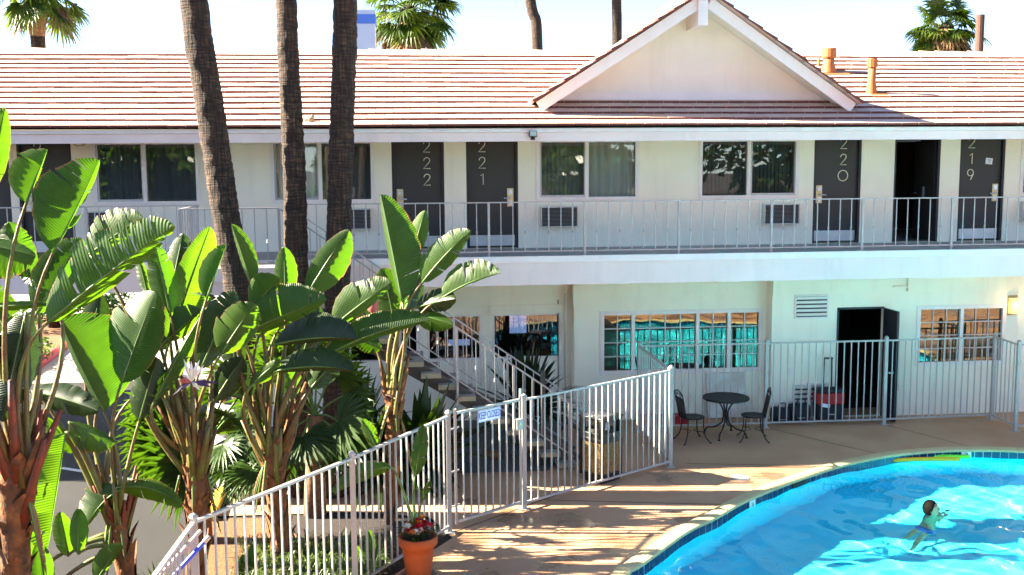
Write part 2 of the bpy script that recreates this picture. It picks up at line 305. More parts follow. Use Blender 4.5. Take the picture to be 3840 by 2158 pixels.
# ------------------------------------------------------------------ object helpers
COL = scn.collection
ORG = {}
def tag(o, label=None, cat=None, group=None, kind=None):
    if label: o['label'] = label
    if cat: o['category'] = cat
    if group: o['group'] = group
    if kind: o['kind'] = kind
    return o
def thing(name, label, cat, loc, group=None):
    o = bpy.data.objects.new(name, None); COL.objects.link(o)
    o.empty_display_size = .1; o.location = loc; ORG[o] = Vector(loc)
    return tag(o, label, cat, group)
def origin(p):
    return ORG.get(p, Vector((0, 0, 0)))
def place(name, me, parent, loc, rot=None, matname=None):
    """an object sharing mesh data, at a world position, child of parent"""
    o = bpy.data.objects.new(name, me); COL.objects.link(o)
    if parent: o.parent = parent
    o.location = Vector(loc) - origin(parent) if parent else loc
    if rot is not None: o.rotation_euler = rot
    ORG[o] = Vector(loc)
    return o
class MB:
    def __init__(s): s.v = []; s.f = []; s.uv = None; s.mi = None
    def add(s, vs, fs):
        k = len(s.v); s.v += [tuple(p) for p in vs]; s.f += [tuple(i+k for i in f) for f in fs]; return s
    def box(s, c, d, rot=None):
        hx, hy, hz = d[0]/2, d[1]/2, d[2]/2
        vs = [Vector((x*hx, y*hy, z*hz)) for x in (-1, 1) for y in (-1, 1) for z in (-1, 1)]
        if rot is not None: vs = [rot @ p for p in vs]
        c = Vector(c)
        return s.add([p+c for p in vs], [(0, 1, 3, 2), (4, 6, 7, 5), (0, 4, 5, 1), (2, 3, 7, 6), (0, 2, 6, 4), (1, 5, 7, 3)])
    def bx(s, x0, x1, y0, y1, z0, z1):
        return s.box(((x0+x1)/2, (y0+y1)/2, (z0+z1)/2), (abs(x1-x0), abs(y1-y0), abs(z1-z0)))
    def bar(s, p, q, w, h=None, up=(0, 0, 1)):
        p, q = Vector(p), Vector(q); h = h or w; d = q-p; L = d.length; d.normalize(); up = Vector(up)
        if abs(d.dot(up)) > .99: up = Vector((0, 1, 0))
        x = d.cross(up).normalized(); z = x.cross(d)
        rot = Matrix((x, d, z)).transposed()
        return s.box((p+q)/2, (w, L, h), rot)
    def tube(s, pts, rad, n=8, cap=True, sq=None):
        pts = [Vector(p) for p in pts]; m = len(pts)
        if not hasattr(rad, '__len__'): rad = [rad]*m
        k = len(s.v); prev = None
        for i, p in enumerate(pts):
            d = (pts[min(i+1, m-1)] - pts[max(i-1, 0)]).normalized()
            if prev is None:
                a = Vector((0, 0, 1)) if abs(d.z) < .9 else Vector((1, 0, 0))
                x = d.cross(a).normalized()
            else:
                x = (prev - d*prev.dot(d)).normalized()
            prev = x; y = d.cross(x)
            for j in range(n):
                t = 2*math.pi*j/n
                s.v.append(tuple(p + (x*math.cos(t) + y*math.sin(t))*rad[i]))
        for i in range(m-1):
            for j in range(n):
                a = k+i*n+j; b = k+i*n+(j+1) % n
                s.f.append((a, b, b+n, a+n))
        if cap:
            s.f.append(tuple(k+j for j in range(n))[::-1]); s.f.append(tuple(k+(m-1)*n+j for j in range(n)))
        return s
    def lathe(s, prof, c, n=20):
        c = Vector(c); k = len(s.v); m = len(prof)
        for r, z in prof:
            for j in range(n):
                t = 2*math.pi*j/n; s.v.append((c.x+r*math.cos(t), c.y+r*math.sin(t), c.z+z))
        for i in range(m-1):
            for j in range(n):
                a = k+i*n+j; b = k+i*n+(j+1) % n
                s.f.append((a, b, b+n, a+n))
        s.f.append(tuple(k+j for j in range(n))[::-1]); s.f.append(tuple(k+(m-1)*n+j for j in range(n)))
        return s
    def prism(s, poly, axis, a, b):
        """poly of 2D pts extruded from a to b along axis ('x','y','z')"""
        def P(u, v, t): return {'x': (t, u, v), 'y': (u, t, v), 'z': (u, v, t)}[axis]
        n = len(poly)
        return s.add([P(u, v, a) for u, v in poly]+[P(u, v, b) for u, v in poly],
                     [tuple(range(n))[::-1], tuple(range(n, 2*n))]+[(i, (i+1) % n, (i+1) % n+n, i+n) for i in range(n)])
    def ell(s, c, r, nu=10, nv=7, rot=None):
        c = Vector(c); vs = []; fs = []
        for i in range(nv+1):
            th = math.pi*i/nv
            for j in range(nu):
                ph = 2*math.pi*j/nu
                p = Vector((r[0]*math.sin(th)*math.cos(ph), r[1]*math.sin(th)*math.sin(ph), r[2]*math.cos(th)))
                if rot is not None: p = rot @ p
                vs.append(p+c)
        for i in range(nv):
            for j in range(nu):
                a = i*nu+j; b = i*nu+(j+1) % nu
                fs.append((a, a+nu, b+nu, b))
        return s.add(vs, fs)
    def mesh(s, name, matname, o=Vector((0, 0, 0)), smooth=False):
        me = bpy.data.meshes.new(name)
        me.from_pydata([(x-o.x, y-o.y, z-o.z) for x, y, z in s.v], [], s.f)
        me.materials.append(MATS[matname])
        if s.uv:
            ul = me.uv_layers.new(name='UVMap')
            for i, l in enumerate(me.loops): ul.data[i].uv = s.uv[l.vertex_index]
        bm = bmesh.new(); bm.from_mesh(me)
        bmesh.ops.recalc_face_normals(bm, faces=bm.faces) if not s.uv else None
        bm.to_mesh(me); bm.free()
        if smooth:
            for p in me.polygons: p.use_smooth = True
        me.update()
        return me
    def build(s, name, matname, parent=None, smooth=False, loc=None):
        o0 = Vector(loc) if loc is not None else origin(parent)
        me = s.mesh(name, matname, o0, smooth)
        o = bpy.data.objects.new(name, me); COL.objects.link(o)
        if parent:
            o.parent = parent; o.location = o0 - origin(parent)
        else: o.location = o0
        ORG[o] = o0
        return o
def bevel(o, wd=.01, seg=2):
    b = o.modifiers.new('bevel', 'BEVEL'); b.width = wd; b.segments = seg; b.limit_method = 'ANGLE'; return o
def struct(o): o['kind'] = 'structure'; return o
def crom(pts, per=8, closed=False):
    pts = [Vector(p) for p in pts]; n = len(pts); out = []
    rng = range(n) if closed else range(n-1)
    for i in rng:
        if closed: a, b, c, d = pts[(i-1) % n], pts[i], pts[(i+1) % n], pts[(i+2) % n]
        else: a, b, c, d = pts[max(i-1, 0)], pts[i], pts[i+1], pts[min(i+2, n-1)]
        for k in range(per):
            t = k/per
            out.append(.5*((2*b)+(c-a)*t+(2*a-5*b+4*c-d)*t*t+(3*b-3*c+d-a)*t**3))
    if not closed: out.append(pts[-1])
    return out
def text_mesh(txt, size, depth, sx=1.0):
    cu = bpy.data.curves.new('lettering', 'FONT'); cu.body = txt; cu.size = size; cu.extrude = depth; cu.align_x = 'CENTER'; cu.align_y = 'CENTER'
    ob = bpy.data.objects.new('lettering', cu)
    COL.objects.link(ob)
    dg = bpy.context.evaluated_depsgraph_get()
    me = bpy.data.meshes.new_from_object(ob.evaluated_get(dg))
    bpy.data.objects.remove(ob); 
    for v in me.vertices: v.co.x *= sx
    return me

# ================================================================== POOL OUTLINE AND GROUND
POOLPTS = [(2.47, -7.62), (2.69, -7.35), (3.13, -6.81), (3.67, -6.16), (4.17, -5.71), (4.85, -5.02), (5.67, -4.35), (6.46, -3.79), (7.28, -3.28), (8.29, -2.85),
           (9.22, -2.69), (9.90, -2.70), (10.86, -2.91), (12.2, -3.6), (13.4, -5.0), (13.9, -7.0), (13.3, -9.4), (11.5, -11.5), (8.6, -12.8), (5.6, -12.9), (3.3, -11.8), (2.1, -10.2), (2.0, -8.8)]
OUT = [Vector((p.x, p.y)) for p in crom([(x, y, 0) for x, y in POOLPTS], 10, True)]
def resample(poly, step):
    n = len(poly); cum = [0]
    for i in range(n): cum.append(cum[-1]+(poly[(i+1) % n]-poly[i]).length)
    m = int(cum[-1]/step); res = []; k = 0
    for i in range(m):
        t = cum[-1]*i/m
        while cum[k+1] < t: k += 1
        f = (t-cum[k])/max(1e-9, cum[k+1]-cum[k]); res.append(poly[k].lerp(poly[(k+1) % n], f))
    return res
OUT = resample(OUT, .155)
NP = len(OUT)
def nrm(i):          # inward normal of the outline (points run clockwise seen from above)
    d = (OUT[(i+1) % NP]-OUT[(i-1) % NP]).normalized(); return Vector((d.y, -d.x))
CEN = Vector((8, -7.8))
_sg = 1 if nrm(0).dot(CEN-OUT[0]) > 0 else -1
NRM = [nrm(i)*_sg for i in range(NP)]
INN = [OUT[i]+NRM[i]*.20 for i in range(NP)]
def sheet(name, loops, z, matname):
    tris = tessellate_polygon([[Vector((p[0], p[1], 0)) for p in lp] for lp in loops])
    flat = [p for lp in loops for p in lp]
    b = MB(); b.v = [(p[0], p[1], z) for p in flat]; b.f = [tuple(t) for t in tris]
    o = b.build(name, matname)
    for p in o.data.polygons:
        if p.normal.z < 0: p.flip()
    return struct(o)
hole = [(p.x, p.y) for p in OUT]
holeg = [tuple(OUT[i]-NRM[i]*-.04) for i in range(NP)]
sheet('ground', [[(-600, -600), (600, -600), (600, 600), (-600, 600)], holeg], -.05, 'soil')
sheet('driveway', [[(-60, -60), (-3.0, -60), (-3.0, -5.1), (-2.85, -3.9), (-2.6, -2.7), (-3.2, -.2), (-3.2, 5.4), (-60, 5.4)]], -.012, 'asphalt')
sheet('parking_pavement', [[(-60, 5.4), (40, 5.4), (40, 60), (-60, 60)]], -.016, 'concrete')
FENCE_PTS = dict(A=(-2.22, -11.34), B=(-2.16, -9.98), C=(-.74, -7.92), D=(.47, -5.99), G0=(.57, -5.89), G1=(1.56, -5.16), E=(1.62, -5.12), F=(4.31, -3.26), H=(4.29, -.90), I=(6.79, -.915), J=(9.18, -.93), Kk=(11.46, -.84), Lq=(11.42, -1.72))
deck_outer = [(-2.5, -40), (-2.1, -11.4), (-2.05, -10.0), (-.63, -7.95), (.5, -6.2), (.2, -5.3), (-.9, -4.95), (-2.9, -4.9), (-2.8, -3.85), (-.9, -3.75), (.3, -3.15), (2.2, -3.25), (2.55, -2.6), (2.75, -.9), (3.2, .45), (22, .45), (22, -40)]
sheet('pool_deck', [deck_outer, hole], 0.0, 'deck')
sheet('gravel_bed', [[(-2.7, -3.8), (-.9, -3.78), (.3, -3.18), (2.2, -3.28), (2.53, -2.6), (2.72, -.9), (3.15, .45), (-3.2, .45), (-3.2, -2.2)]], -.004, 'gravel')
sheet('planting_bed', [[(-3.05, -60), (-2.5, -40), (-2.12, -11.4), (-2.07, -10.0), (-.65, -7.93), (.48, -6.2), (.18, -5.32), (-.9, -4.97), (-3.0, -4.95)]], -.008, 'soil')
sheet('mulch_bed', [[(-3.0, -40), (-2.55, -38), (-2.2, -11.4), (-2.13, -10.0), (-1.72, -9.4), (-1.55, -8.3), (-1.72, -7.2), (-1.50, -6.3), (-1.78, -5.5), (-2.2, -5.05), (-2.95, -5.0)]], -.004, 'mulch')
# deck joints
for i, (a, b_) in enumerate([((1.2, -6.6), (3.35, -6.45)), ((2.0, -4.75), (4.6, -5.28)), ((4.62, -3.1), (6.9, -3.55)), ((6.85, -1.0), (8.1, -2.9)), ((9.2, -1.0), (9.95, -2.66)), ((-.6, -8.1), (2.3, -9.2)), ((.5, -6.0), (2.45, -4.3)), ((11.5, -1.8), (11.9, -3.35))]):
    d = (Vector(b_)-Vector(a)).normalized(); n_ = Vector((-d.y, d.x))*.009
    q = MB().add([(a[0]-n_.x, a[1]-n_.y, .004), (b_[0]-n_.x, b_[1]-n_.y, .004), (b_[0]+n_.x, b_[1]+n_.y, .004), (a[0]+n_.x, a[1]+n_.y, .004)], [(0, 1, 2, 3)])
    o = struct(q.build('deck_joint', 'soil'))
# driveway markings
for a, b_, wd in (((-6.05, -2.02), (-4.3, -3.05), .10), ((-9.5, -3.6), (-6.6, -1.8), .10)):
    a, b_ = Vector(a), Vector(b_); d = (b_-a).normalized(); n_ = Vector((-d.y, d.x))*wd/2
    struct(MB().add([(*(a-n_), -.007), (*(b_-n_), -.007), (*(b_+n_), -.007), (*(a+n_), -.007)], [(0, 1, 2, 3)]).build('road_marking', 'white_paint'))

# ------------------------------------------------------------------ pool shell, coping, tiles, water
pool = thing('swimming_pool', 'curved swimming pool with yellow coping and blue waterline tiles', 'pool', (8, -7.8, 0))
b = MB()
for i in range(NP):
    a, c = INN[i], INN[(i+1) % NP]
    k = len(b.v)
    b.v += [(a.x, a.y, -.02), (c.x, c.y, -.02), (c.x, c.y, -1.15), (a.x, a.y, -1.15)]; b.f.append((k, k+1, k+2, k+3))
k = len(b.v); tris = tessellate_polygon([[Vector((p.x, p.y, 0)) for p in INN]])
b.v += [(p.x, p.y, -1.15) for p in INN]; b.f += [tuple(k+i for i in t) for t in tris]
bas = b.build('basin', 'pool_plaster', pool); bas.cycles.is_caustics_receiver = True
seg = 13
i = 0
cnt = 0
while i < NP:
    j = min(i+seg, NP)
    b = MB(); prof = [(0, -.06), (0, .008), (.03, .018), (.15, .018), (.20, .004), (.215, -.02), (.20, -.05)]
    n_ = len(prof)
    for q in range(i, j+1):
        qq = q % NP; P = OUT[qq]; N_ = NRM[qq]; T_ = (OUT[(qq+1) % NP]-OUT[(qq-1) % NP]).normalized()
        sh = .004 if q == i else (-.004 if q == j else 0)
        for u, z in prof: b.v.append((P.x+N_.x*u+T_.x*sh, P.y+N_.y*u+T_.y*sh, z))
    for q in range(j-i):
        for e in range(n_):
            a = q*n_+e; c = q*n_+(e+1) % n_; b.f.append((a, c, c+n_, a+n_))
    b.f.append(tuple(range(n_))); b.f.append(tuple((j-i)*n_+e for e in range(n_))[::-1])
    b.build('coping_stone', 'coping', pool); i = j
tm = MB().box((0, 0, 0), (.132, .016, .132)).mesh('waterline_tile', 'pool_tile')
for i in range(NP):
    a, c = INN[i], INN[(i+1) % NP]; mid = (a+c)/2; d = c-a; n_ = NRM[i]
    p = mid+n_*.004
    place('waterline_tile', tm, pool, (p.x, p.y, -.098), (0, 0, math.atan2(d.y, d.x)))
b = MB()
for i in range(NP):
    a, c = INN[i], INN[(i+1) % NP]; a = a+NRM[i]*.004; c = c+NRM[(i+1) % NP]*.004
    k = len(b.v); b.v += [(a.x, a.y, -.022), (c.x, c.y, -.022), (c.x, c.y, -.172), (a.x, a.y, -.172)]; b.f.append((k, k+1, k+2, k+3))
b.build('grout_band', 'grout', pool)
def near_pool(x, y):
    return min(range(NP), key=lambda q: (INN[q]-Vector((x, y))).length_squared)
def wall_item(name, x, y, w_, h_, z, matname, off=.016, d=.012):
    i = near_pool(x, y); p = INN[i]+NRM[i]*off; t = (OUT[(i+1) % NP]-OUT[i-1]); ang = math.atan2(t.y, t.x)
    me = MB().box((0, 0, 0), (w_, d, h_)).mesh(name, matname)
    return place(name, me, pool, (p.x, p.y, z), (0, 0, ang)), i
for txt, px, py in (('3', 2437, 1143), ('4', 1873, 1262)):
    g = onZ(px, py, -.08)
    o, i = wall_item('depth_marker', g.x, g.y, .17, .14, -.098, 'white_paint', .022)
    me = text_mesh(txt, .15, .003); me.materials.append(MATS['black_iron'])
    nn = NRM[i]; p = INN[i]+nn*.032
    place('depth_number', me, o, (p.x, p.y, -.098), (R(90), 0, math.atan2(nn.x, -nn.y)))
g = onZ(1953, 1204, -.08)
wall_item('skimmer_mouth', g.x, g.y, .42, .12, -.10, 'dark_room', .020)
# water
from mathutils.geometry import intersect_point_line
def inside(x, y, poly):
    r = False; n = len(poly); j = n-1
    for i in range(n):
        a, b_ = poly[i], poly[j]
        if (a.y > y) != (b_.y > y) and x < (b_.x-a.x)*(y-a.y)/(b_.y-a.y)+a.x: r = not r
        j = i
    return r
SW = onZ(2338, 1292, -.13)
WAVES = []
for i in range(16):
    a = random.uniform(0, 6.283); L_ = .35*1.22**i*.9; WAVES.append((math.cos(a)*6.283/L_, math.sin(a)*6.283/L_, random.uniform(0, 6.28), .0044*L_**.72))
def wz(x, y):
    s = sum(A*math.sin(kx*x+ky*y+ph) for kx, ky, ph, A in WAVES)
    d = math.hypot(x-SW.x, y-SW.y)
    s += .010*math.sin(d*14+.6)*math.exp(-d*.9)*min(1, d*2)
    return s
b = MB(); st = .075; x0, y0 = 1.7, -13.2; nx, ny = int(12.6/st), int(10.8/st)
idx = {}
MID = [OUT[i]+NRM[i]*.12 for i in range(0, NP, 2)]
def vid(i, j):
    if (i, j) not in idx:
        x, y = x0+i*st, y0+j*st; idx[(i, j)] = len(b.v); b.v.append((x, y, -.13+wz(x, y)))
    return idx[(i, j)]
for j in range(ny):
    yy = y0+(j+.5)*st; xs = []
    q = len(MID)-1
    for i in range(len(MID)):
        a, c = MID[i], MID[q]
        if (a.y > yy) != (c.y > yy): xs.append((c.x-a.x)*(yy-a.y)/(c.y-a.y)+a.x)
        q = i
    xs.sort()
    for s_ in range(0, len(xs)-1, 2):
        for i in range(max(0, int((xs[s_]-x0)/st)), min(nx, int((xs[s_+1]-x0)/st)+1)):
            b.f.append((vid(i, j), vid(i+1, j), vid(i+1, j+1), vid(i, j+1)))
so.data.cycles.is_caustics_light = True
wt = struct(b.build('water', 'water', None, True))
for p in wt.data.polygons:
    if p.normal.z < 0: p.flip()
wt.cycles.is_caustics_caster = True
# round skimmer lid in the deck
g = onZ(1862, 1203)
lid = MB().lathe([(.15, 0), (.15, .008), (.13, .012), (.05, .013), (.045, .006)], (g.x, g.y, .002), 24).build('skimmer_lid', 'concrete', None, loc=(g.x, g.y, 0))
tag(lid, 'pale round skimmer lid set in the sunny striped deck', 'lid')

# ------------------------------------------------------------------ kerbs far left, beyond the passage
ka, kb = onZ(95, 932), onZ(165, 880)
d = (kb-ka).normalized()
p0, p1 = ka-d*2.2, kb+d*7
n_ = Vector((-d.y, d.x, 0))
kerb = MB().bar(p0+n_*.08+Vector((0, 0, .06)), p1+n_*.08+Vector((0, 0, .06)), .16, .15).build('red_kerb', 'red_paint', None, loc=p0)
tag(bevel(kerb, .02), 'red painted kerb edging the far planter beyond the passage', 'kerb')
struct(MB().add([tuple(p0+n_*.15+Vector((0, 0, .06))), tuple(p1+n_*.15+Vector((0, 0, .06))), tuple(p1+n_*3+Vector((0, 0, .08))), tuple(p0+n_*3+Vector((0, 0, .08)))], [(0, 1, 2, 3)]).build('far_planting_bed', 'mulch'))
c0 = p0+n_*.2
yb = MB().bar(c0+Vector((-.05, -.3, 0)), c0+Vector((-.05, -.3, .75)), .13).build('yellow_bollard', 'yellow_paint', None, loc=c0)
tag(bevel(yb, .02), 'yellow bollard at the near end of the red kerb', 'bollard')

# ================================================================== MOTEL BUILDING
FL, WT = 3.5, 5.62
motel = thing('motel_building', 'white two storey motel with tiled roof and numbered grey doors', 'building', (0, 0, 0))
def wall_open(name, X0, X1, Z0, Z1, Y, ops, matname='stucco', depth=.13):
    xs = sorted({X0, X1, *[v for o in ops for v in o[:2]]}); zs = sorted({Z0, Z1, *[v for o in ops for v in o[2:4]]})
    b = MB()
    for i in range(len(xs)-1):
        for j in range(len(zs)-1):
            xm, zm = (xs[i]+xs[i+1])/2, (zs[j]+zs[j+1])/2
            if any(o[0] < xm < o[1] and o[2] < zm < o[3] for o in ops): continue
            b.add([(xs[i], Y, zs[j]), (xs[i+1], Y, zs[j]), (xs[i+1], Y, zs[j+1]), (xs[i], Y, zs[j+1])], [(0, 1, 2, 3)])
    for x0, x1, z0, z1 in [o[:4] for o in ops]:
        for q in ([(x0, Y, z0), (x0, Y+depth, z0), (x0, Y+depth, z1), (x0, Y, z1)], [(x1, Y, z0), (x1, Y, z1), (x1, Y+depth, z1), (x1, Y+depth, z0)],
                  [(x0, Y, z1), (x0, Y+depth, z1), (x1, Y+depth, z1), (x1, Y, z1)], [(x0, Y, z0), (x1, Y, z0), (x1, Y+depth, z0), (x0, Y+depth, z0)]):
            b.add(q, [(0, 1, 2, 3)])
    return b.build(name, matname, motel)
N = lambda xn, yn=640, Y=0: XN(xn, yn, Y)
# ---- upper storey: doors and windows
doors = [  # x0, x1 (native px at y 540), number, lock side, open
    (-150, 28, None, 1, False), (59, 264, '223', -1, False), (1467, 1664, '222', -1, False), (1747, 1942, '221', 1, False), (3055, 3233, '220', -1, False), (3357, 3530, None, 1, True), (3603, 3773, '219', 1, False)]
DO = [(XN(a, 540, 0), XN(c, 540, 0), FL+.004, FL+2.09, nmb, ls, op) for a, c, nmb, ls, op in doors]
wins = [(351, 744, 541), (1018, 1400, 1200), (2014, 2392, 2201), (2624, 2992, 2808), (3829, 4190, 4010)]
WO = [(XN(a, 640, 0), XN(c, 640, 0), 4.43, 5.585, XN(m_, 640, 0)) for a, c, m_ in wins]
wall_open('upper_wall', -13, 19, FL, WT+.1, 0, [o[:4] for o in DO]+[o[:4] for o in WO])
MB().bx(-13, 19, .145, .3, FL, FL+.004+.0).build('threshold', 'walk_top', motel)
STROKES = {
 '1': [[(.18, .82), (.42, 1.0), (.42, 0)]],
 '2': [[(.04, .72), (.06, .82), (.14, .93), (.28, 1.0), (.44, .985), (.57, .90), (.62, .76), (.58, .62), (.46, .47), (.0, 0), (.66, 0)]],
 '3': [[(.04, .86), (.16, .97), (.31, 1.0), (.48, .94), (.55, .80), (.50, .65), (.34, .56), (.24, .55)], [(.24, .55), (.42, .54), (.58, .43), (.62, .27), (.55, .1), (.38, 0), (.2, .01), (.06, .1), (.0, .22)]],
 '9': [[(.62, .68), (.57, .86), (.44, .97), (.31, 1.0), (.17, .97), (.04, .85), (0, .68), (.05, .5), (.17, .4), (.31, .365), (.46, .41), (.57, .5), (.62, .68), (.58, .48), (.34, 0)]],
 '0': [[(.5+.5*math.cos(t*math.pi/12), .5+.5*math.sin(t*math.pi/12)) for t in range(25)]]}
def digit(ch, h, parent, x, y, z):
    b = MB(); wd = {'0': .95}.get(ch, .95)
    for st_ in STROKES[ch]:
        pts = [Vector((x+(u-(.5 if ch == '0' else .33))*h*wd, y, z+(v-.5)*h)) for u, v in st_]
        if len(pts) > 3 and ch != '0' : 
            pass
        b.tube(pts, h*.042, 6)
    return b.build('number_digit', 'ivory', parent)
for (x0, x1, z0, z1, nmb, ls, op) in DO:
    wd = x1-x0; yd = .085
    fr = MB()
    fr.bx(x0, x0+.045, .02, .13, z0, z1).bx(x1-.045, x1, .02, .13, z0, z1).bx(x0+.045, x1-.045, .02, .13, z1-.045, z1)
    if op:
        dr = MB().bx(x1-.06, x1-.02, .12, .95, z0+.01, z1-.05).build('door', 'door', motel)
        MB().bx(x1-.075, x1-.062, .50, .58, z0+.86, z0+1.10).build('lock_plate', 'lock_face', dr)
        MB().tube([(x1-.075, .86, z0+.97), (x1-.12, .86, z0+.97), (x1-.12, .74, z0+.965)], .012, 6).build('door_handle', 'lock_face', dr)
        rm = MB()
        rm.bx(x0-1.2, x1+1.6, 4.0, 4.05, z0, z1).bx(x0-1.25, x0-1.2, .15, 4, z0, z1+.3).bx(x1+1.6, x1+1.65, .15, 4, z0, z1+.3).bx(x0-1.2, x1+1.6, .15, 4, z1+.25, z1+.3)
        rm.build('room', 'room_wall', motel)
        MB().bx(x0-1.2, x1+1.6, .31, 4, z0-.03, z0-.01).build('room_floor', 'walk_top', motel)
    else:
        dr = MB().bx(x0+.045, x1-.045, yd, yd+.045, z0+.012, z1-.045).build('door', 'door', motel)
        if nmb:
            lx = x0+.045+.10 if ls < 0 else x1-.045-.10
            pl = bevel(MB().bx(lx-.065, lx+.065, yd-.016, yd, z0+.80, z0+1.16).build('lock_plate', 'brass', dr), .008)
            MB().bx(lx-.036, lx+.036, yd-.026, yd-.016, z0+1.04, z0+1.13).build('card_reader', 'lock_face', dr)
            MB().bx(lx-.034, lx+.034, yd-.024, yd-.016, z0+.83, z0+.92).build('lock_cover', 'kick', dr)
            MB().tube([(lx, yd-.016, z0+.975), (lx, yd-.06, z0+.975), (lx-ls*.13, yd-.065, z0+.965)], .013, 7).build('door_handle', 'lock_face', dr, True)
            MB().bx(x0+.06, x1-.06, yd-.006, yd, z0+.045, z0+.25).build('kick_plate', 'kick', dr)
            for q, ch in enumerate(nmb):
                nx_ = {'222': XN(1601, 640, .08), '221': XN(1808, 640, .08), '220': XN(3161, 640, .08), '219': XN(3640, 640, .08), '223': XN(145, 640, .08)}[nmb]
                zc = {0: 5.47, 1: 5.156, 2: 4.84}[q]
                if nmb in ('220', '219'): zc += .02-.005*q
                digit(ch, .21, dr, nx_, yd-.008, zc)
    fr.build('door_frame', 'door_frame', dr)
    if nmb == '219':
        card = MB().box((XN(3710, 605, .07), yd-.006, onY(3710/K, 605/K, .07).z), (.145, .004, .125), Matrix.Rotation(R(6), 3, 'Y')).build('door_note', 'paper', dr)
        cx, cz = XN(3710, 605, .07), onY(3710/K, 605/K, .07).z
        for q in range(4):
            MB().box((cx+.01*(q % 2), yd-.010, cz+.035-.022*q), (.08-.012*q, .002, .006), Matrix.Rotation(R(6), 3, 'Y')).build('note_line', 'ac_dark', dr)
def curtain(parent, x0, x1, y, z0, z1, matname, per=.16, amp=.03, gap=None):
    b = MB(); n = max(8, int((x1-x0)/.02)); ph = random.uniform(0, 6)
    for i in range(n+1):
        x = x0+(x1-x0)*i/n
        for z in (z1, (z0+z1)/2, z0):
            t = (z1-z)/(z1-z0)
            b.v.append((x, y+amp*math.sin(x*6.283/per+ph+.5*math.sin(x*5)+.25*t)+amp*.5*math.sin(x*6.283/per*.43+ph), z))
    for i in range(n):
        for k_ in (0, 1): a = i*3+k_; b.f.append((a, a+1, a+4, a+3))
    return b.build('curtain', matname, parent, True)
def blinds(parent, x0, x1, y, z0, z1):
    b = MB(); x = x0
    while x < x1:
        b.box((x+.045, y+random.uniform(-.004, .004), (z0+z1)/2), (.085, .003, z1-z0), Matrix.Rotation(R(22+random.uniform(-6, 6)), 3, 'Z')); x += .078
    return b.build('blind', 'blind', parent)
wkind = [('curtain_grey', 'curtain_grey'), ('curtain_light', 'curtain_grey'), ('curtain_grey', 'curtain_light'), ('blind', 'blind'), ('blind', 'blind')]
for (x0, x1, z0, z1, mx), kd in zip(WO, wkind):
    fr = MB(); f = .05
    fr.bx(x0-.02, x1+.02, -.02, .05, z0-.02, z0+f).bx(x0-.02, x0+f, -.02, .05, z0+f, z1).bx(x1-f, x1+.02, -.02, .05, z0+f, z1).bx(mx-.035, mx+.035, -.012, .05, z0+f, z1).bx(x0+f, x1-f, -.02, .05, z1-.05, z1+.02)
    wn = fr.build('window', 'trim', motel)
    al = MB()
    slide_left = kd[0] != 'blind'
    ax0, ax1 = (x0+f, mx-.035) if slide_left else (mx+.035, x1-f)
    al.bx(ax0, ax0+.035, .0, .045, z0+f, z1-.05).bx(ax1-.02, ax1, .0, .045, z0+f, z1-.05).bx(ax0+.035, ax1-.02, .0, .045, z0+f, z0+f+.04)
    al.build('sash', 'alum', wn)
    for a, c, kk in ((x0+f, mx-.035, kd[0]), (mx+.035, x1-f, kd[1])):
        MB().add([(a, .055, z0+f), (c, .055, z0+f), (c, .055, z1), (a, .055, z1)], [(0, 1, 2, 3)]).build('pane', 'glass', wn)
        if kk == 'blind': blinds(wn, a, c, .16, z0, z1+.05)
        else: curtain(wn, a-.02, c+.02, .18, z0-.05, z1+.05, kk)
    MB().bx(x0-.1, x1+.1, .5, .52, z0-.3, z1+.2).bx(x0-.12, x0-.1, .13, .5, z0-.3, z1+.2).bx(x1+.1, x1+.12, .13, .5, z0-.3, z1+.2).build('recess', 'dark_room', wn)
# ---- walkway slab, soffit, fascia
MB().bx(-13, 19, -1.93, .145, FL-.12, FL).build('walkway', 'walk_top', motel)
MB().bx(-13, 19, -2.02, -1.94, FL-.10, FL+.012).build('slab_edge', 'trim', motel)
MB().bx(-13, 19, -1.985, -1.91, 3.0, FL-.10).build('slab_fascia', 'fascia', motel)
MB().bx(-13, 19, -1.9, .4, 3.02, 3.06).build('lower_ceiling', 'stucco', motel)
MB().bx(-13, 19, -1.95, .0, WT, WT+.03).build('soffit', 'stucco', motel)
MB().bx(-13, 19, -2.03, -1.95, 5.512, 5.665).build('eave_fascia', 'fascia', motel)
MB().bx(-13, 19, -2.07, -1.93, 5.668, 5.735).build('eave_trim', 'trim', motel)
# ---- roof
RE, RR, RZ0, RZ1 = -2.15, 2.5, 5.755, 7.47
SLP = math.atan2(RZ1-RZ0, RR-RE); SL = (RZ1-RZ0)/(RR-RE)
def roofz(y): return RZ0+SL*(y-RE)
def on_roof(x, y):
    d = ray(x, y); t = (RZ0+SL*(CAM.y-RE)-CAM.z)/(d.z-SL*d.y); return CAM+d*t
roof = MB().add([(-13, RE+.05, RZ0-.015), (19, RE+.05, RZ0-.015), (19, RR, RZ1-.03), (-13, RR, RZ1-.03), (-13, RR+4.65, RZ0-.03), (19, RR+4.65, RZ0-.03)], [(0, 1, 2, 3), (3, 2, 5, 4)]).build('roof', 'soil', motel)
EXPO = math.hypot(RR-RE, RZ1-RZ0)/15
TW = .31
tmb = MB()
_l = EXPO+.085; _t = .040
tmb.add([(-TW/2+.0045, 0, 0), (TW/2-.0045, 0, 0), (TW/2-.0045, _l, 0), (-TW/2+.0045, _l, 0), (-TW/2+.0045, 0, _t), (TW/2-.0045, 0, _t), (TW/2-.0045, _l, .018), (-TW/2+.0045, _l, .018)],
        [(0, 3, 2, 1), (4, 5, 6, 7), (0, 1, 5, 4), (1, 2, 6, 5), (2, 3, 7, 6), (3, 0, 4, 7)])
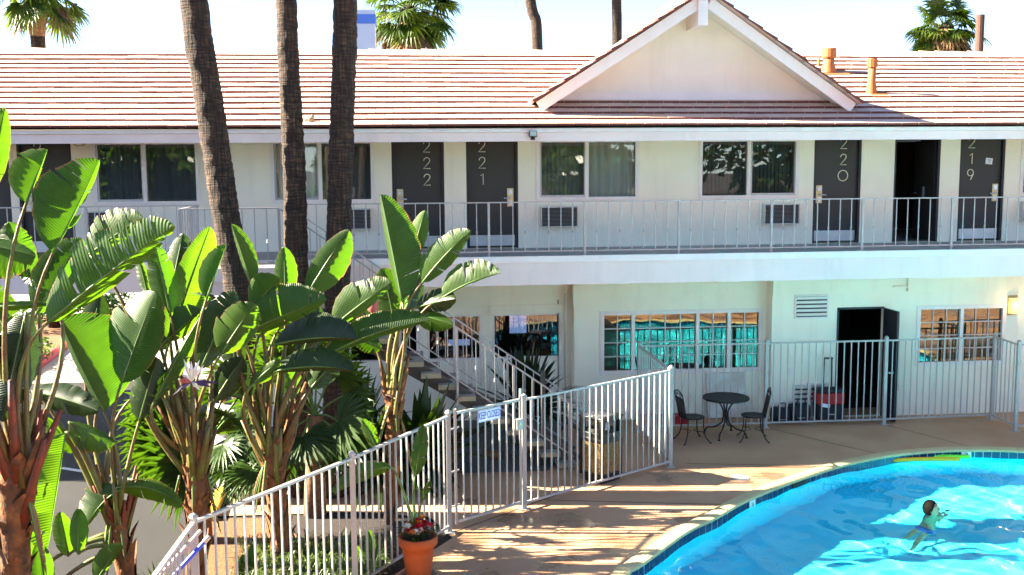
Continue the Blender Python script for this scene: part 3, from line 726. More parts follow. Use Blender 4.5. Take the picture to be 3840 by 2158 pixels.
tile_me = tmb.mesh('roof_tile', 'roof_tile'); tile_me.materials.append(MATS['tile_edge_shade'])
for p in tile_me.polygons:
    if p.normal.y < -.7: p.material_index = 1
far = MB(); made = 0
GX0, GX1 = 2.35, 8.5       # under the gable
TILT = SLP+R(-3.4)
ct, st_ = math.cos(TILT), math.sin(TILT)
for row in range(15):
    off = (row % 2)*TW*.5+random.uniform(-.03, .03)
    yb_ = RE-.03+row*EXPO*math.cos(SLP); zb_ = roofz(yb_)+.026
    nX = int(30/TW)
    for c in range(nX):
        x = -12.5+off+c*TW
        dz = random.uniform(-.0015, .002)+.005*math.sin(x*.55+row*.3); dy = random.uniform(-.007, .007)
        vis = -7.3-row*.12 < x < 11.9+row*.15
        if row < 5 and vis and made < 299:
            place('roof_tile', tile_me, roof, (x, yb_+dy, zb_+dz), (TILT, random.uniform(-.003, .003), random.uniform(-.003, .003))); made += 1
        else:
            far.add([(x+vx, yb_+dy+vy*ct-vz*st_, zb_+dz+vy*st_+vz*ct) for vx, vy, vz in tmb.v], tmb.f)
ft_ = far.build('roof_tile_field', 'roof_tile', roof); ft_['kind'] = 'stuff'; ft_.data.materials.append(MATS['tile_edge_shade'])
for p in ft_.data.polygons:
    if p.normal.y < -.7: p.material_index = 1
# back slope sheet
rcm = MB()
prof = [(-.16, -.075), (-.10, 0.0), (0, .05), (.10, 0), (.16, -.075), (.145, -.10), (0, .015), (-.145, -.10)]
for k_, s_ in ((0, 1.0), (1, .92)):
    for u, z in prof: rcm.v.append((k_*.42, u*s_, z*s_+(.022 if k_ == 0 else 0)))
n_ = len(prof)
for e in range(n_): rcm.f.append((e, (e+1) % n_, (e+1) % n_+n_, e+n_))
rcm.f += [tuple(range(n_))[::-1], tuple(range(n_, 2*n_))]
rme = rcm.mesh('ridge_tile', 'roof_tile')
for c in range(int(31.5/.38)):
    place('ridge_tile', rme, roof, (-12.6+c*.38, RR, RZ1+.03+random.uniform(-.006, .006)), (0, random.uniform(-.01, .01), 0))
# ---- gable dormer
YW, YR = -.79, -1.52
AP = onY(2643/K, -28/K, YR); LF = onY(2012/K, 383/K, YR); RF = onY(3211/K, 388/K, YR)
gable = MB().add([(LF.x-.1, YW, roofz(YW)), (RF.x+.1, YW, roofz(YW)), (AP.x, YW, AP.z+.02), (LF.x-.1, YW+.1, roofz(YW)), (RF.x+.1, YW+.1, roofz(YW)), (AP.x, YW+.1, AP.z+.02)], [(0, 1, 2), (3, 5, 4), (0, 2, 5, 3), (1, 4, 5, 2)]).build('gable', 'gable_wall', motel)
MB().bx(LF.x+.32, RF.x-.32, YW-.05, YW+.01, roofz(YW)-.03, roofz(YW)+.16).build('gable_base_board', 'trim', gable)
def plank(p, q, w_, t_, nrmv):
    """board from p to q hanging below the line by w_, thickness t_ along +Y"""
    d = (q-p).normalized(); dn = Vector((d.z, 0, -d.x)); dn = dn if dn.z < 0 else -dn
    vs = [p, q, q+dn*w_, p+dn*w_]; vs2 = [v+Vector((0, t_, 0)) for v in vs]
    return MB().add(vs+vs2, [(0, 1, 2, 3), (4, 7, 6, 5), (0, 4, 5, 1), (1, 5, 6, 2), (2, 6, 7, 3), (3, 7, 4, 0)])
for F in (LF, RF):
    plank(F, AP, .195, .05, None).build('rake_board', 'trim', gable)
    # soffit under the overhang and roof deck
    d = (AP-F).normalized(); dn = Vector((d.z, 0, -d.x)); dn = dn if dn.z < 0 else -dn
    a, c = F+dn*.10, AP+dn*.10
    MB().add([a+Vector((0, .05, 0)), c+Vector((0, .05, 0)), c+Vector((0, .72, 0)), a+Vector((0, .72, 0))], [(0, 1, 2, 3)]).build('rake_soffit', 'gable_wall', gable)
    back = 4.2
    MB().add([F-dn*.002, AP-dn*.002, AP-dn*.002+Vector((0, back, 0)), F-dn*.002+Vector((0, back, 0))], [(0, 1, 2, 3)]).build('gable_roof', 'soil', gable)
    # courses of tiles along the gable slope
    Ls = (AP-F).length; nrow = int(Ls/.33)+1; up = -dn
    side = 1 if F is LF else -1
    fb = MB()
    for row in range(nrow):
        base = F+d*(row*.33-.06)+up*.016
        for c2 in range(11):
            y_ = -.15+c2*.31+(row % 2)*.155+random.uniform(-.008, .008)
            o0 = base+Vector((0, y_, 0)); lift = random.uniform(-.004, .006)
            yw = .306; e1 = d*.40; th = .058
            if c2 == 0 and row % 2: o0.y -= .155; yw += .155
            vs = [o0, o0+Vector((0, yw, 0)), o0+e1+Vector((0, yw, 0)), o0+e1, o0+up*(th+lift), o0+up*(th+lift)+Vector((0, yw, 0)), o0+e1+up*.02+Vector((0, yw, 0)), o0+e1+up*.02]
            fs = [(0, 3, 2, 1), (4, 5, 6, 7), (0, 1, 5, 4), (1, 2, 6, 5), (2, 3, 7, 6), (3, 0, 4, 7)]
            if c2 == 0:
                gt_ = MB().add(vs, fs).build('gable_tile', 'roof_tile', gable); gt_.data.materials.append(MATS['tile_edge_shade'])
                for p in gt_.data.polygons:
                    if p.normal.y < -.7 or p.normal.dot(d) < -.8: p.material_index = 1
            else: fb.add(vs, fs)
    fb.build('gable_tile_field', 'roof_tile', gable)['kind'] = 'stuff'
bw = .155
bx_ = onY(2628/K, 50/K, YR).x
zb = onY(2628/K, 97/K, YR).z
MB().bx(bx_-.06, bx_+bw-.04, YR-.06, YW+.02, zb, AP.z-.06).build('ridge_beam', 'trim', gable)
# ---- ground storey
zc = 3.02
YL, YM, YRt = .40, .05, -.30
XA = XN(2157, 1250, YM); XB = XN(2897, 1250, YRt)
# office (left, recessed)
opA = (XN(1075*K, 1250, YL), XN(1211*K, 1250, YL), onY(1200, 906, YL).z, onY(1200, 793, YL).z)
opB = (XN(1239*K, 1250, YL), XN(1411*K, 1250, YL), onY(1300, 903, YL).z, onY(1300, 789, YL).z)
opA = (opA[0], opA[1], opB[2], opB[3])
opC = (opA[0]-1.55, opA[0]-.18, opB[2], opB[3])
wall_open('office_wall', -3.2, XA, 0, zc, YL, [opA, opB, opC])
for o in (opA, opB, opC):
    x0, x1, z0, z1 = o; f = .04
    wn = MB().bx(x0, x1, YL-.012, YL+.06, z0, z0+f).bx(x0, x1, YL-.012, YL+.06, z1-f, z1).bx(x0, x0+f, YL-.012, YL+.06, z0+f, z1-f).bx(x1-f, x1, YL-.012, YL+.06, z0+f, z1-f).build('window', 'trim', motel)
    MB().add([(x0+f, YL+.05, z0+f), (x1-f, YL+.05, z0+f), (x1-f, YL+.05, z1-f), (x0+f, YL+.05, z1-f)], [(0, 1, 2, 3)]).build('pane', 'glass_office', wn)
    MB().bx(x0-.05, x1+.05, YL-.03, YL-.012, z1+.0, z1+.17).build('header_board', 'stucco', wn)
MB().bx(-3.2, XA-.1, YL-.035, YL, 2.50, zc).build('office_beam', 'stucco', motel)
MB().bx(XA-.16, XA-.135, YL-.05, YL-.02, .05, 2.55).build('downpipe', 'alum', motel)
MB().bx(XA-.30, XA-.285, YL-.02, YL, .05, 2.42).build('door_edge', 'ac_dark', motel)
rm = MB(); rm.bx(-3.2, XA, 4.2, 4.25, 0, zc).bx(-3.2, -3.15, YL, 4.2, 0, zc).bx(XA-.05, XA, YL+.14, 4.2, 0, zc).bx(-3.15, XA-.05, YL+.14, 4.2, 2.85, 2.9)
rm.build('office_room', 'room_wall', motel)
MB().bx(-3.15, XA-.05, YL+.14, 4.2, .0, .02).build('office_floor', 'stringer', motel)
# middle bay
zb0, zt0 = onY(1600, 938, YM).z, onY(1600, 786, YM).z
wm0, wm1 = XN(2256, 1290, YM), XN(2853, 1270, YM)
wall_open('middle_wall', XA, XB, 0, zc, YM, [(wm0, wm1, zb0, zt0)])
MB().bx(XA-.02, XA, YM, YL, 0, zc).build('bay_return', 'stucco', motel)
MB().bx(XA-.02, 19, YM-.04, YM, 2.50, zc).build('bay_beam', 'stucco', motel)
MB().bx(XA-.05, XA+.09, YM-.07, YM-.04, 2.36, 2.75).build('beam_end', 'stucco', motel)
def grid_window(x0, x1, z0, z1, Y, splits, cols, rows):
    f = .05
    wn = MB().bx(x0-.03, x1+.03, Y-.02, Y+.06, z0-.03, z0+f).bx(x0-.03, x1+.03, Y-.02, Y+.06, z1-f, z1+.03).bx(x0-.03, x0+f, Y-.02, Y+.06, z0+f, z1-f).bx(x1-f, x1+.03, Y-.02, Y+.06, z0+f, z1-f)
    for s_ in splits: wn.bx(s_-.035, s_+.035, Y-.015, Y+.06, z0+f, z1-f)
    wn = wn.build('window', 'trim', motel)
    ed = [x0+f]+[v for s_ in splits for v in (s_-.035, s_+.035)]+[x1-f]
    for q in range(len(cols)):
        a, c = ed[2*q], ed[2*q+1]
        MB().add([(a, Y+.045, z0+f), (c, Y+.045, z0+f), (c, Y+.045, z1-f), (a, Y+.045, z1-f)], [(0, 1, 2, 3)]).build('pane', 'glass_low', wn)
        for k_ in range(1, cols[q]):
            xx = a+(c-a)*k_/cols[q]; MB().bx(xx-.011, xx+.011, Y+.025, Y+.043, z0+f, z1-f).build('glazing_bar', 'alum', wn)
        for k_ in range(1, rows):
            zz = z0+f+(z1-z0-2*f)*k_/rows; MB().bx(a, c, Y+.022, Y+.040, zz-.011, zz+.011).build('glazing_bar', 'alum', wn)
    MB().bx(x0-.1, x1+.1, Y+.9, Y+.95, z0-.3, z1+.2).bx(x0-.12, x0-.1, Y+.14, Y+.9, z0-.3, z1+.2).bx(x1+.1, x1+.12, Y+.14, Y+.9, z0-.3, z1+.2).build('recess', 'dark_room', wn)
    return wn
grid_window(wm0, wm1, zb0, zt0, YM, [XN(2374, 1280, YM), XN(2615, 1280, YM), XN(2733, 1280, YM)], [2, 4, 2, 2], 4)
# right bay
wr0, wr1 = XN(3440, 1260, YRt), XN(3764, 1250, YRt)
zr0, zr1 = onY(2420, 915, YRt).z, onY(2420, 771, YRt).z
dx0, dx1 = XN(3135, 1300, YRt), XN(3316, 1160, YRt)
dz1 = onY(2163, 773, YRt).z
wall_open('right_wall', XB, 19, 0, zc, YRt, [(wr0, wr1, zr0, zr1), (dx0, dx1, .004, dz1)])
MB().bx(XB-.02, XB, YRt, YM, 0, zc).build('bay_return', 'stucco', motel)
MB().bx(XB-.02, 19, YRt-.04, YRt, 2.52, zc).build('bay_beam', 'stucco', motel)
grid_window(wr0, wr1, zr0, zr1, YRt, [XN(3604, 1250, YRt)], [3, 3], 4)
dr = MB().box((0, 0, 0), (.04, (dx1-dx0)*.98, dz1-.03))
ang = R(-38)
dl = (dx1-dx0)*.98
cx = dx1+.02+math.sin(-ang)*dl/2*0.55; 
lo = MB(); hinge = Vector((dx1-.01, YRt-.02, 0)); dv = Vector((.03, -1, 0)).normalized(); dl = .58
lo.bar(hinge+dv*.02+Vector((0, 0, (dz1)/2)), hinge+dv*dl+Vector((0, 0, dz1/2)), .045, dz1-.04)
sd = lo.build('door', 'door_frame', motel)
e_ = hinge+dv*(dl-.06)
MB().tube([e_+Vector((-.03, 0, 1.0)), e_+Vector((-.09, .01, 1.0))], .014, 7).ell(e_+Vector((-.11, .01, 1.0)), (.028, .028, .028)).build('door_knob', 'lock_face', sd)
MB().bx(dx0, dx0+.04, YRt-.01, YRt+.1, 0, dz1).bx(dx0, dx1, YRt-.01, YRt+.1, dz1-.04, dz1).build('door_frame', 'door_frame', sd)
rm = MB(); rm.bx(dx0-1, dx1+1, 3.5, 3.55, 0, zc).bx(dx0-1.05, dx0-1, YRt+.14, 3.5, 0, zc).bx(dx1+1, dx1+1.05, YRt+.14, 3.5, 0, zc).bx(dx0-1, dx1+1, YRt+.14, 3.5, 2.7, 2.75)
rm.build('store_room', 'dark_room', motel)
def vent(xn0, xn1, yn0, yn1, n):
    x0, x1 = XN(xn0, (yn0+yn1)/2, YRt), XN(xn1, (yn0+yn1)/2, YRt)
    z0, z1 = onY(xn0/K, yn1/K, YRt).z, onY(xn0/K, yn0/K, YRt).z
    v = MB().bx(x0, x1, YRt-.012, YRt-.002, z0, z1).build('wall_vent', 'ac_dark', motel)
    fr = MB().bx(x0-.03, x0, YRt-.03, YRt-.001, z0-.03, z1+.03).bx(x1, x1+.03, YRt-.03, YRt-.001, z0-.03, z1+.03).bx(x0, x1, YRt-.03, YRt-.001, z1, z1+.03).bx(x0, x1, YRt-.03, YRt-.001, z0-.03, z0)
    fr.build('vent_frame', 'trim', v)
    for i in range(n):
        z = z0+(z1-z0)*(i+.5)/n
        MB().box(((x0+x1)/2, YRt-.034, z+.01), (x1-x0-.01, .008, (z1-z0)/n*.78), Matrix.Rotation(R(32), 3, 'X')).build('vent_slat', 'trim', v)
vent(2985, 3100, 1113, 1190, 5)
vent(2977, 3090, 1445, 1516, 4)
# small fittings on the right wall
p = onY(1988, 935, YRt); bevel(MB().box((p.x, YRt-.02, p.z), (.08, .04, .13)).build('switch_box', 'trim', motel), .006)
p = onY(2032, 965, YRt); MB().tube([(p.x, YRt-.0, p.z), (p.x, YRt-.07, p.z), (p.x+.02, YRt-.08, p.z-.05), (p.x+.02, YRt-.08, .02)], .025, 8).build('pipe', 'trim', motel, True)
p = onY(2254, 975, YRt); MB().box((p.x, YRt-.02, p.z), (.07, .04, .13)).build('outlet', 'outlet', motel); MB().bx(p.x-.055, p.x-.02, YRt-.025, YRt, .03, p.z+.1).build('conduit', 'trim', motel)
p = onY(2282, 720, YRt); MB().bx(p.x-.03, p.x+.03, YRt-.10, YRt-.04, p.z-.10, 3.0).bx(p.x-.32, p.x-.03, YRt-.085, YRt-.05, p.z-.02, p.z+.01).build('conduit', 'stucco', motel)
# drywall patch under the middle window
tag_p = onY(1832, 1000, YM)
x0, x1 = XN(2655, 1500, YM-.1), XN(2798, 1500, YM-.1)
bd = MB(); z1 = onY(1832, 938, YM-.05).z
bd.add([(x0, YM-.16, .02), (x1, YM-.16, .02), (x1-.01, YM-.03, z1), (x0-.02, YM-.03, z1), (x0, YM-.135, .02), (x1, YM-.135, .02), (x1-.01, YM-.005, z1), (x0-.02, YM-.005, z1)], [(0, 1, 2, 3), (4, 7, 6, 5), (0, 4, 5, 1), (1, 5, 6, 2), (2, 6, 7, 3), (3, 7, 4, 0)])
tag(bd.build('peeling_board', 'board', None, loc=((x0+x1)/2, YM, 0)), 'pale board with torn tan facing leaning below the wide window', 'board')
p0 = onZ(1690, 1085); 
tag(bevel(MB().bx(4.45, 5.35, -.55, -.30, 0, .20).build('red_block', 'red_fabric', None, loc=(4.9, -.4, 0)), .02), 'low red block on the ground behind the left patio chair', 'block')
# passage end wall and back walls of the upper storey
MB().bx(-3.22, -3.2, YL, 5.0, 0, zc).build('passage_wall', 'stucco', motel)
MB().bx(-13, 19, 4.95, 5.0, FL-.4, WT+.6).bx(-13, 19, .4, 5.0, 3.02, 3.2).bx(-3.2, 19, 4.95, 5, 0, 3.02).build('rear_wall', 'stucco', motel)
MB().bx(18.9, 19, 0, 5, 0, 5.7).build('end_wall', 'stucco', motel)

# ================================================================== RAILINGS AND STAIRCASE
BAYS = 1.705; RX0 = 1.37; RT, RB, RY = 4.445, 3.60, -1.87
rail_v = thing('walkway_railing', 'grey steel railing along the upper walkway right of the stairs', 'railing', (2, RY, FL))
rail_w = thing('walkway_railing', 'grey steel railing along the upper walkway left of the stair landing', 'railing', (-8, RY, FL))
pm = MB().bx(-.02, .02, -.02, .02, 0, RT-FL+.0).mesh('post', 'rail')
bm_ = MB().bx(-.0075, .0075, -.0075, .0075, 0, RT-RB).mesh('bar', 'rail')
km = MB().lathe([(.008, -.03), (.02, -.022), (.012, -.012), (.024, 0), (.012, .012), (.02, .022), (.008, .03)], (0, 0, 0), 6).mesh('knuckle', 'rail')
def railing(root, x0, x1, posts):
    MB().bx(x0, x1, RY-.022, RY+.022, RT, RT+.02).build('top_rail', 'rail', root)
    MB().bx(x0, x1, RY-.012, RY+.012, RB-.02, RB).build('bottom_rail', 'rail', root)
    for k_ in posts: place('post', pm, root, (k_, RY, FL))
    n = 0
    x = RX0-12*BAYS
    while x < x1:
        for q in range(8):
            xx = x+BAYS*q/8
            if q and x0+.05 < xx < x1-.02:
                bb = place('bar', bm_, root, (xx, RY, RB))
                if q % 2: place('knuckle', km, bb, (xx, RY, 3.93))
        x += BAYS
LX0, LX1, LY = -3.60, -2.07, -3.30
railing(rail_v, LX1, 18.9, [RX0+BAYS*k_ for k_ in range(-2, 11)]+[LX1+.02])
railing(rail_w, -13, LX0, [RX0+BAYS*k_ for k_ in range(-8, -2)]+[LX0-.02])

stair = thing('staircase', 'outdoor staircase with open concrete treads and grey handrails', 'staircase', (0, -2.7, 0))
MB().bx(LX0, LX1, LY, -2.025, FL-.14, FL).build('landing', 'walk_top', stair)
MB().bx(LX0-.02, LX1+.02, LY-.06, LY-.002, FL-.20, FL+.012).build('landing_edge', 'trim', stair)
MB().bx(LX0-.02, LX1+.02, LY-.03, -2.03, FL-.42, FL-.142).build('landing_fascia', 'fascia', stair)
def rail_run(pts, bars, h, lowoff, name='handrail'):
    pass
# landing rails: front and left side
MB().bx(LX0, LX1, LY-.02, LY+.02, RT, RT+.02).build('handrail', 'rail', stair); MB().bx(LX0, LX1, LY-.012, LY+.012, RB-.02, RB).build('lower_rail', 'rail', stair)
MB().bx(LX0-.02, LX0+.02, LY, RY, RT-.002, RT+.018).build('handrail', 'rail', stair); MB().bx(LX0-.012, LX0+.012, LY, RY, RB-.022, RB-.002).build('lower_rail', 'rail', stair)
for xx, yy in ((LX0, LY), (LX1, LY)): place('post', pm, stair, (xx, yy, FL))
for q in range(1, 8):
    bb = place('baluster', bm_, stair, (LX0+(LX1-LX0)*q/8, LY, RB))
    if q % 2: place('knuckle', km, bb, (LX0+(LX1-LX0)*q/8, LY, 3.93))
    bb = place('baluster', bm_, stair, (LX0, LY+(RY-LY)*q/8, RB))
    if q % 2: place('knuckle', km, bb, (LX0, LY+(RY-LY)*q/8, 3.93))
RUN, RIS = .283, .2
NT = 17
YN_, YF_ = -3.24, -2.12
tr_me = MB().bx(-.165, .165, YN_+.06-(-2.7), YF_-.03-(-2.7), -.075, 0).mesh('tread', 'tread')
te_me = MB().bx(-.167, .167, YN_+.058-.014-(-2.7), YN_+.058-(-2.7), -.077, .002).mesh('tread_edge', 'tread_edge')
pad_me = MB().bx(-.06, .10, -.10, .12, .002, .005).mesh('grip_pad', 'stringer')
X_T = LX1+.10
def stair_z(x): return FL-RIS-(x-X_T-.02)*RIS/RUN
for k_ in range(NT):
    x = X_T+k_*RUN; z = FL-RIS*(k_+1)
    t_ = place('tread', tr_me, stair, (x, -2.7, z)); place('tread_edge', te_me, t_, (x, -2.7, z)); place('grip_pad', pad_me, t_, (x, -2.55, z))
XE = X_T+(NT-1)*RUN
for yy in (-2.95, -2.42):
    MB().bar((X_T-.18, yy, FL-.42), (XE+.2, yy, -.02+.08), .07, .26).build('stringer', 'stringer', stair)
SLS = RIS/RUN
for yy, xe_, zo in ((YN_, XE+.10, 0), (YF_, XE+.16, .02)):
    xa = LX1+.02
    top = lambda x: FL+.93-(x-xa)*SLS
    low = lambda x: FL+.06-(x-xa)*SLS
    MB().bar((xa, yy, top(xa)), (xe_, yy, top(xe_)), .034, .024).build('handrail', 'rail', stair)
    MB().bar((xa, yy, low(xa)), (xe_, yy, low(xe_)), .022, .02).build('lower_rail', 'rail', stair)
    # scroll end
    pts = [(xe_, yy, top(xe_))]
    for q in range(1, 7):
        t = q/6; pts.append((xe_+.22*math.sin(t*1.9), yy, top(xe_)-.16*t-.30*t*t))
    cx_, cz_ = pts[-1][0]-.05, pts[-1][2]-.04
    for q in range(14):
        a = .4-q*.6; r_ = .06*(1-q/16); pts.append((cx_+r_*math.cos(a), yy, cz_+r_*math.sin(a)))
    MB().tube(pts, .010, 6).build('scroll', 'rail', stair, True)
    q = 0; x = xa+.14
    while x < xe_-.04:
        z0_, z1_ = low(x), top(x)
        me = bm_
        if q % 6 == 5:
            MB().bx(x-.019, x+.019, yy-.019, yy+.019, stair_z(x)-.25, z1_-.01).build('post', 'rail', stair)
        else:
            b_ = MB().bx(x-.0075, x+.0075, yy-.0075, yy+.0075, z0_, z1_-.01).build('baluster', 'rail', stair)
            if q % 2: place('knuckle', km, b_, (x, yy, (z0_+z1_)/2-.02))
        x += .155; q += 1
    MB().bx(xe_-.06, xe_-.02, yy-.02, yy+.02, 0, top(xe_-.04)-.01).build('post', 'rail', stair)

# ================================================================== WALL-MOUNTED UNITS
def ac(xn0, xn1, yn0, yn1, label):
    x0, x1 = XN(xn0, (yn0+yn1)/2, -.12), XN(xn1, (yn0+yn1)/2, -.12)
    z0, z1 = 3.905, 4.305
    t = thing('air_conditioner', label, 'air conditioner', ((x0+x1)/2, -.08, z0), 'wall air conditioners along the upper walkway')
    MB().bx(x0, x1, -.155, -.002, z0, z0+.02).bx(x0, x1, -.155, -.002, z1-.02, z1).bx(x0, x0+.02, -.155, -.002, z0+.02, z1-.02).bx(x1-.02, x1, -.155, -.002, z0+.02, z1-.02).build('casing', 'ac', t)
    MB().bx(x0+.02, x1-.02, -.10, -.09, z0+.02, z1-.02).build('backing', 'ac_dark', t)
    sl_ = MB().box((0, 0, 0), (x1-x0-.045, .016, .004), Matrix.Rotation(R(-20), 3, 'X')).mesh('louvre', 'louvre')
    for q in range(13): place('louvre', sl_, t, ((x0+x1)/2, -.138, z0+.045+q*(z1-z0-.09)/12))
    for u in (.2, .84): MB().bx(x0+(x1-x0)*u-.011, x0+(x1-x0)*u+.011, -.152, -.120, z0+.02, z1-.02).build('mullion', 'ac', t)
ac(330, 474, 800, 890, 'air conditioner below the leftmost window, behind big leaves')
ac(1255, 1394, 792, 884, 'air conditioner beside the third palm trunk, left of door 222')
ac(2028, 2168, 781, 870, 'air conditioner below the window right of door 221')
ac(2864, 2997, 774, 861, 'air conditioner just left of door 220')
ac(3832, 3965, 765, 850, 'air conditioner cut by the right edge of the picture')
# flood light on the fascia
p = onY(1340, 338, -2.05)
t = thing('flood_light', 'small black floodlight with clear glass on the eave fascia', 'light', (p.x, -2.04, p.z))
bevel(MB().box((p.x, -2.10, p.z), (.135, .09, .10)).build('housing', 'flood_black', t), .008)
MB().box((p.x, -2.148, p.z+.006), (.112, .006, .076)).build('lens', 'flood_glass', t)
MB().lathe([(.035, 0), (.045, .02), (.02, .06)], (p.x, -2.09, p.z-.10), 10).build('sensor', 'flood_black', t)
MB().bx(p.x-.02, p.x+.02, -2.06, -2.03, p.z-.03, p.z+.03).build('bracket', 'flood_black', t)
p = onY(202, 366, -.03)
t = thing('eave_light', 'small metal lamp box on the wall beside door 223', 'light', (p.x, 0, p.z))
bevel(MB().box((p.x, -.06, p.z+.03), (.16, .11, .09)).build('housing', 'lamp_metal', t), .01)
MB().box((p.x, -.118, p.z+.03), (.10, .006, .05)).build('lens', 'paper', t)
# lit wall lamp
p = onY(2546, 768, YRt)
t = thing('wall_lamp', 'glowing amber wall lamp right of the lower right window', 'lamp', (p.x, YRt, p.z))
MB().bx(p.x-.10, p.x+.10, YRt-.02, YRt-.0, p.z-.20, p.z+.20).build('back_plate', 'lamp_metal', t)
b = MB(); n = 10
for z in (-.16, .15):
    for i in range(n+1):
        a = math.pi*i/n; b.v.append((p.x-.085*math.cos(a), YRt-.02-.10*math.sin(a), p.z+z))
for i in range(n): b.f.append((i, i+1, i+n+2, i+n+1))
b.build('shade', 'lamp_glass', t, True)
b = MB()
for z0_, z1_ in ((-.185, -.16), (.15, .17), (.085, .10)):
    k_ = len(b.v)
    for z in (z0_, z1_):
        for i in range(n+1):
            a = math.pi*i/n; b.v.append((p.x-.092*math.cos(a), YRt-.02-.107*math.sin(a), p.z+z))
    for i in range(n): b.f.append((k_+i, k_+i+1, k_+i+n+2, k_+i+n+1))
    b.f.append(tuple(k_+n+1+i for i in range(n+1)))
b.build('band', 'lamp_metal', t)
bl = bpy.data.lights.new('wall_lamp_bulb', 'POINT'); bl.energy = .8; bl.color = (1, .55, .2); bl.shadow_soft_size = .05
bo = bpy.data.objects.new('bulb', bl); COL.objects.link(bo); bo.parent = t; bo.location = (0, -.17, .02)

# ================================================================== ROOF FITTINGS
def vent_pipe(px, pyb, pyt, wpx, label, cap):
    g = on_roof(px, pyb); r_ = wpx*K*(g.y-CAM.y)/FPX/2
    zt = onY(px, pyt, g.y).z
    t = thing('roof_vent', label, 'vent', (g.x, g.y, g.z), 'terracotta coloured roof vents')
    MB().lathe([(r_*1.55, -.12), (r_*1.5, .05), (r_*1.05, .40*(zt-g.z)), (r_, zt-g.z)], (g.x, g.y, g.z), 18).build('pipe', 'pipe', t, True)
    if cap == 1:
        MB().lathe([(r_*1.3, zt-g.z-.15), (r_*1.36, zt-g.z-.13), (r_*1.36, zt-g.z+.03), (r_*1.2, zt-g.z+.05)], (g.x, g.y, g.z), 18).build('cap', 'pipe', t)
    elif cap == 2:
        c = MB()
        for q in range(10):
            a = q*.628; c.box((g.x+r_*1.15*math.cos(a), g.y+r_*1.15*math.sin(a), zt-.08), (.05, .03, .15), Matrix.Rotation(a+math.pi/2, 3, 'Z'))
        c.lathe([(r_*1.2, zt-g.z-.03), (r_*1.2, zt-g.z+.02)], (g.x, g.y, g.z), 14); c.build('cap', 'pipe', t)
    if cap: 
        MB().box((g.x+.1, g.y-.10, roofz(g.y-.10)+.055), (r_*5, .34, .012), Matrix.Rotation(SLP, 3, 'X')).build('flashing', 'pipe', t)
vent_pipe(2084, 186, 128, 27, 'wide terracotta roof vent with drum cap right of the gable', 1)
vent_pipe(2192, 240, 150, 19, 'tall slim terracotta roof vent with slotted cap', 2)
vent_pipe(2059, 172, 148, 7, 'thin short vent pipe beside the gable roof edge', 0)
g = on_roof(782, 312)
t = MB(); t.ell((g.x, g.y, g.z+.08), (.06, .05, .05)).ell((g.x+.03, g.y-.03, g.z+.12), (.035, .03, .035)).bar((g.x-.04, g.y, g.z+.07), (g.x-.12, g.y+.02, g.z+.06), .04, .02).tube([(g.x+.06, g.y-.03, g.z+.12), (g.x+.09, g.y-.035, g.z+.115)], [.012, .002], 5)
tag(t.build('small_bird', 'debris', None, True, loc=(g.x, g.y, g.z)), 'small brown bird on the lowest roof tiles between the palm trunks', 'bird')
g = on_roof(1395, 243)
b = MB()
for q in range(70):
    x = g.x+random.uniform(-.15, .55); y = g.y+random.uniform(-.22, .05); 
    b.box((x, y+.0, roofz(y)+.06+random.uniform(0, .03)+max(0, (x-g.x)*.35)), (random.uniform(.04, .14), .02, .006), Matrix.Rotation(random.uniform(0, 3), 3, 'Z') @ Matrix.Rotation(random.uniform(-.6, .6), 3, 'X'))
tag(b.build('leaf_litter', 'debris', None, loc=(g.x, g.y, g.z)), 'dry leaves caught at the left foot of the gable', 'leaves', kind='stuff')

# ================================================================== POOL FENCE
FH = 1.68
pk = MB().bx(-.0095, .0095, -.0095, .0095, .10, FH-.03).mesh('picket', 'fence')
fpm = MB().bx(-.032, .032, -.032, .032, 0, FH+.03).mesh('post', 'fence')
cap_me = MB().lathe([(.046, 0), (.046, .012), (.03, .035), (.012, .045)], (0, 0, 0), 8).mesh('post_cap', 'fence')
foot_me = MB().bx(-.07, .07, -.07, .07, .0, .012).mesh('foot_plate', 'fence')
def fpost(t, p):
    o = place('post', fpm, t, (p[0], p[1], 0)); place('post_cap', cap_me, o, (p[0], p[1], FH+.03)); place('foot_plate', foot_me, o, (p[0], p[1], .001)); return o
def fence(label, pts, posts, cat='fence', group='grey pool fence sections', name='pool_fence'):
    t = thing(name, label, cat, (pts[0][0], pts[0][1], 0), group)
    for a, c in zip(pts[:-1], pts[1:]):
        a, c = Vector(a), Vector(c); L_ = (c-a).length; d = (c-a)/L_; ang = math.atan2(d.y, d.x)
        A3, C3 = Vector((a.x, a.y, 0)), Vector((c.x, c.y, 0))
        MB().bar(A3+Vector((0, 0, FH-.015)), C3+Vector((0, 0, FH-.015)), .042, .03).build('top_rail', 'fence', t)
        MB().bar(A3+Vector((0, 0, .10)), C3+Vector((0, 0, .10)), .032, .03).build('bottom_rail', 'fence', t)
        n = round(L_/.137)
        for q in range(1, n):
            p = a+d*(L_*q/n); place('picket', pk, t, (p.x, p.y, 0), (0, 0, ang))
    for p in posts: fpost(t, p)
    return t
P = FENCE_PTS
fence('pool fence at the bottom left edge, left of the corner post', [(P['A'][0]-.02, P['A'][1]-.6), P['B']], [])
fence('long pool fence in front of the banana-like plants, left of the gate', [P['B'], P['C'], P['D']], [P['B'], P['C'], P['D']])
fence('pool fence between the gate and the sunny corner post', [P['E'], P['F']], [P['E'], P['F']])
fence('short pool fence running back beside the litter bin', [P['F'], P['H']], [P['H']])
fence('back pool fence behind the patio table and chairs', [P['H'], P['I'], P['J'], P['Kk']], [P['I'], P['J'], P['Kk']])
fence('short pool fence return at the right edge', [P['Kk'], P['Lq'], (11.6, -1.75), (14.5, -1.9)], [P['Lq']])
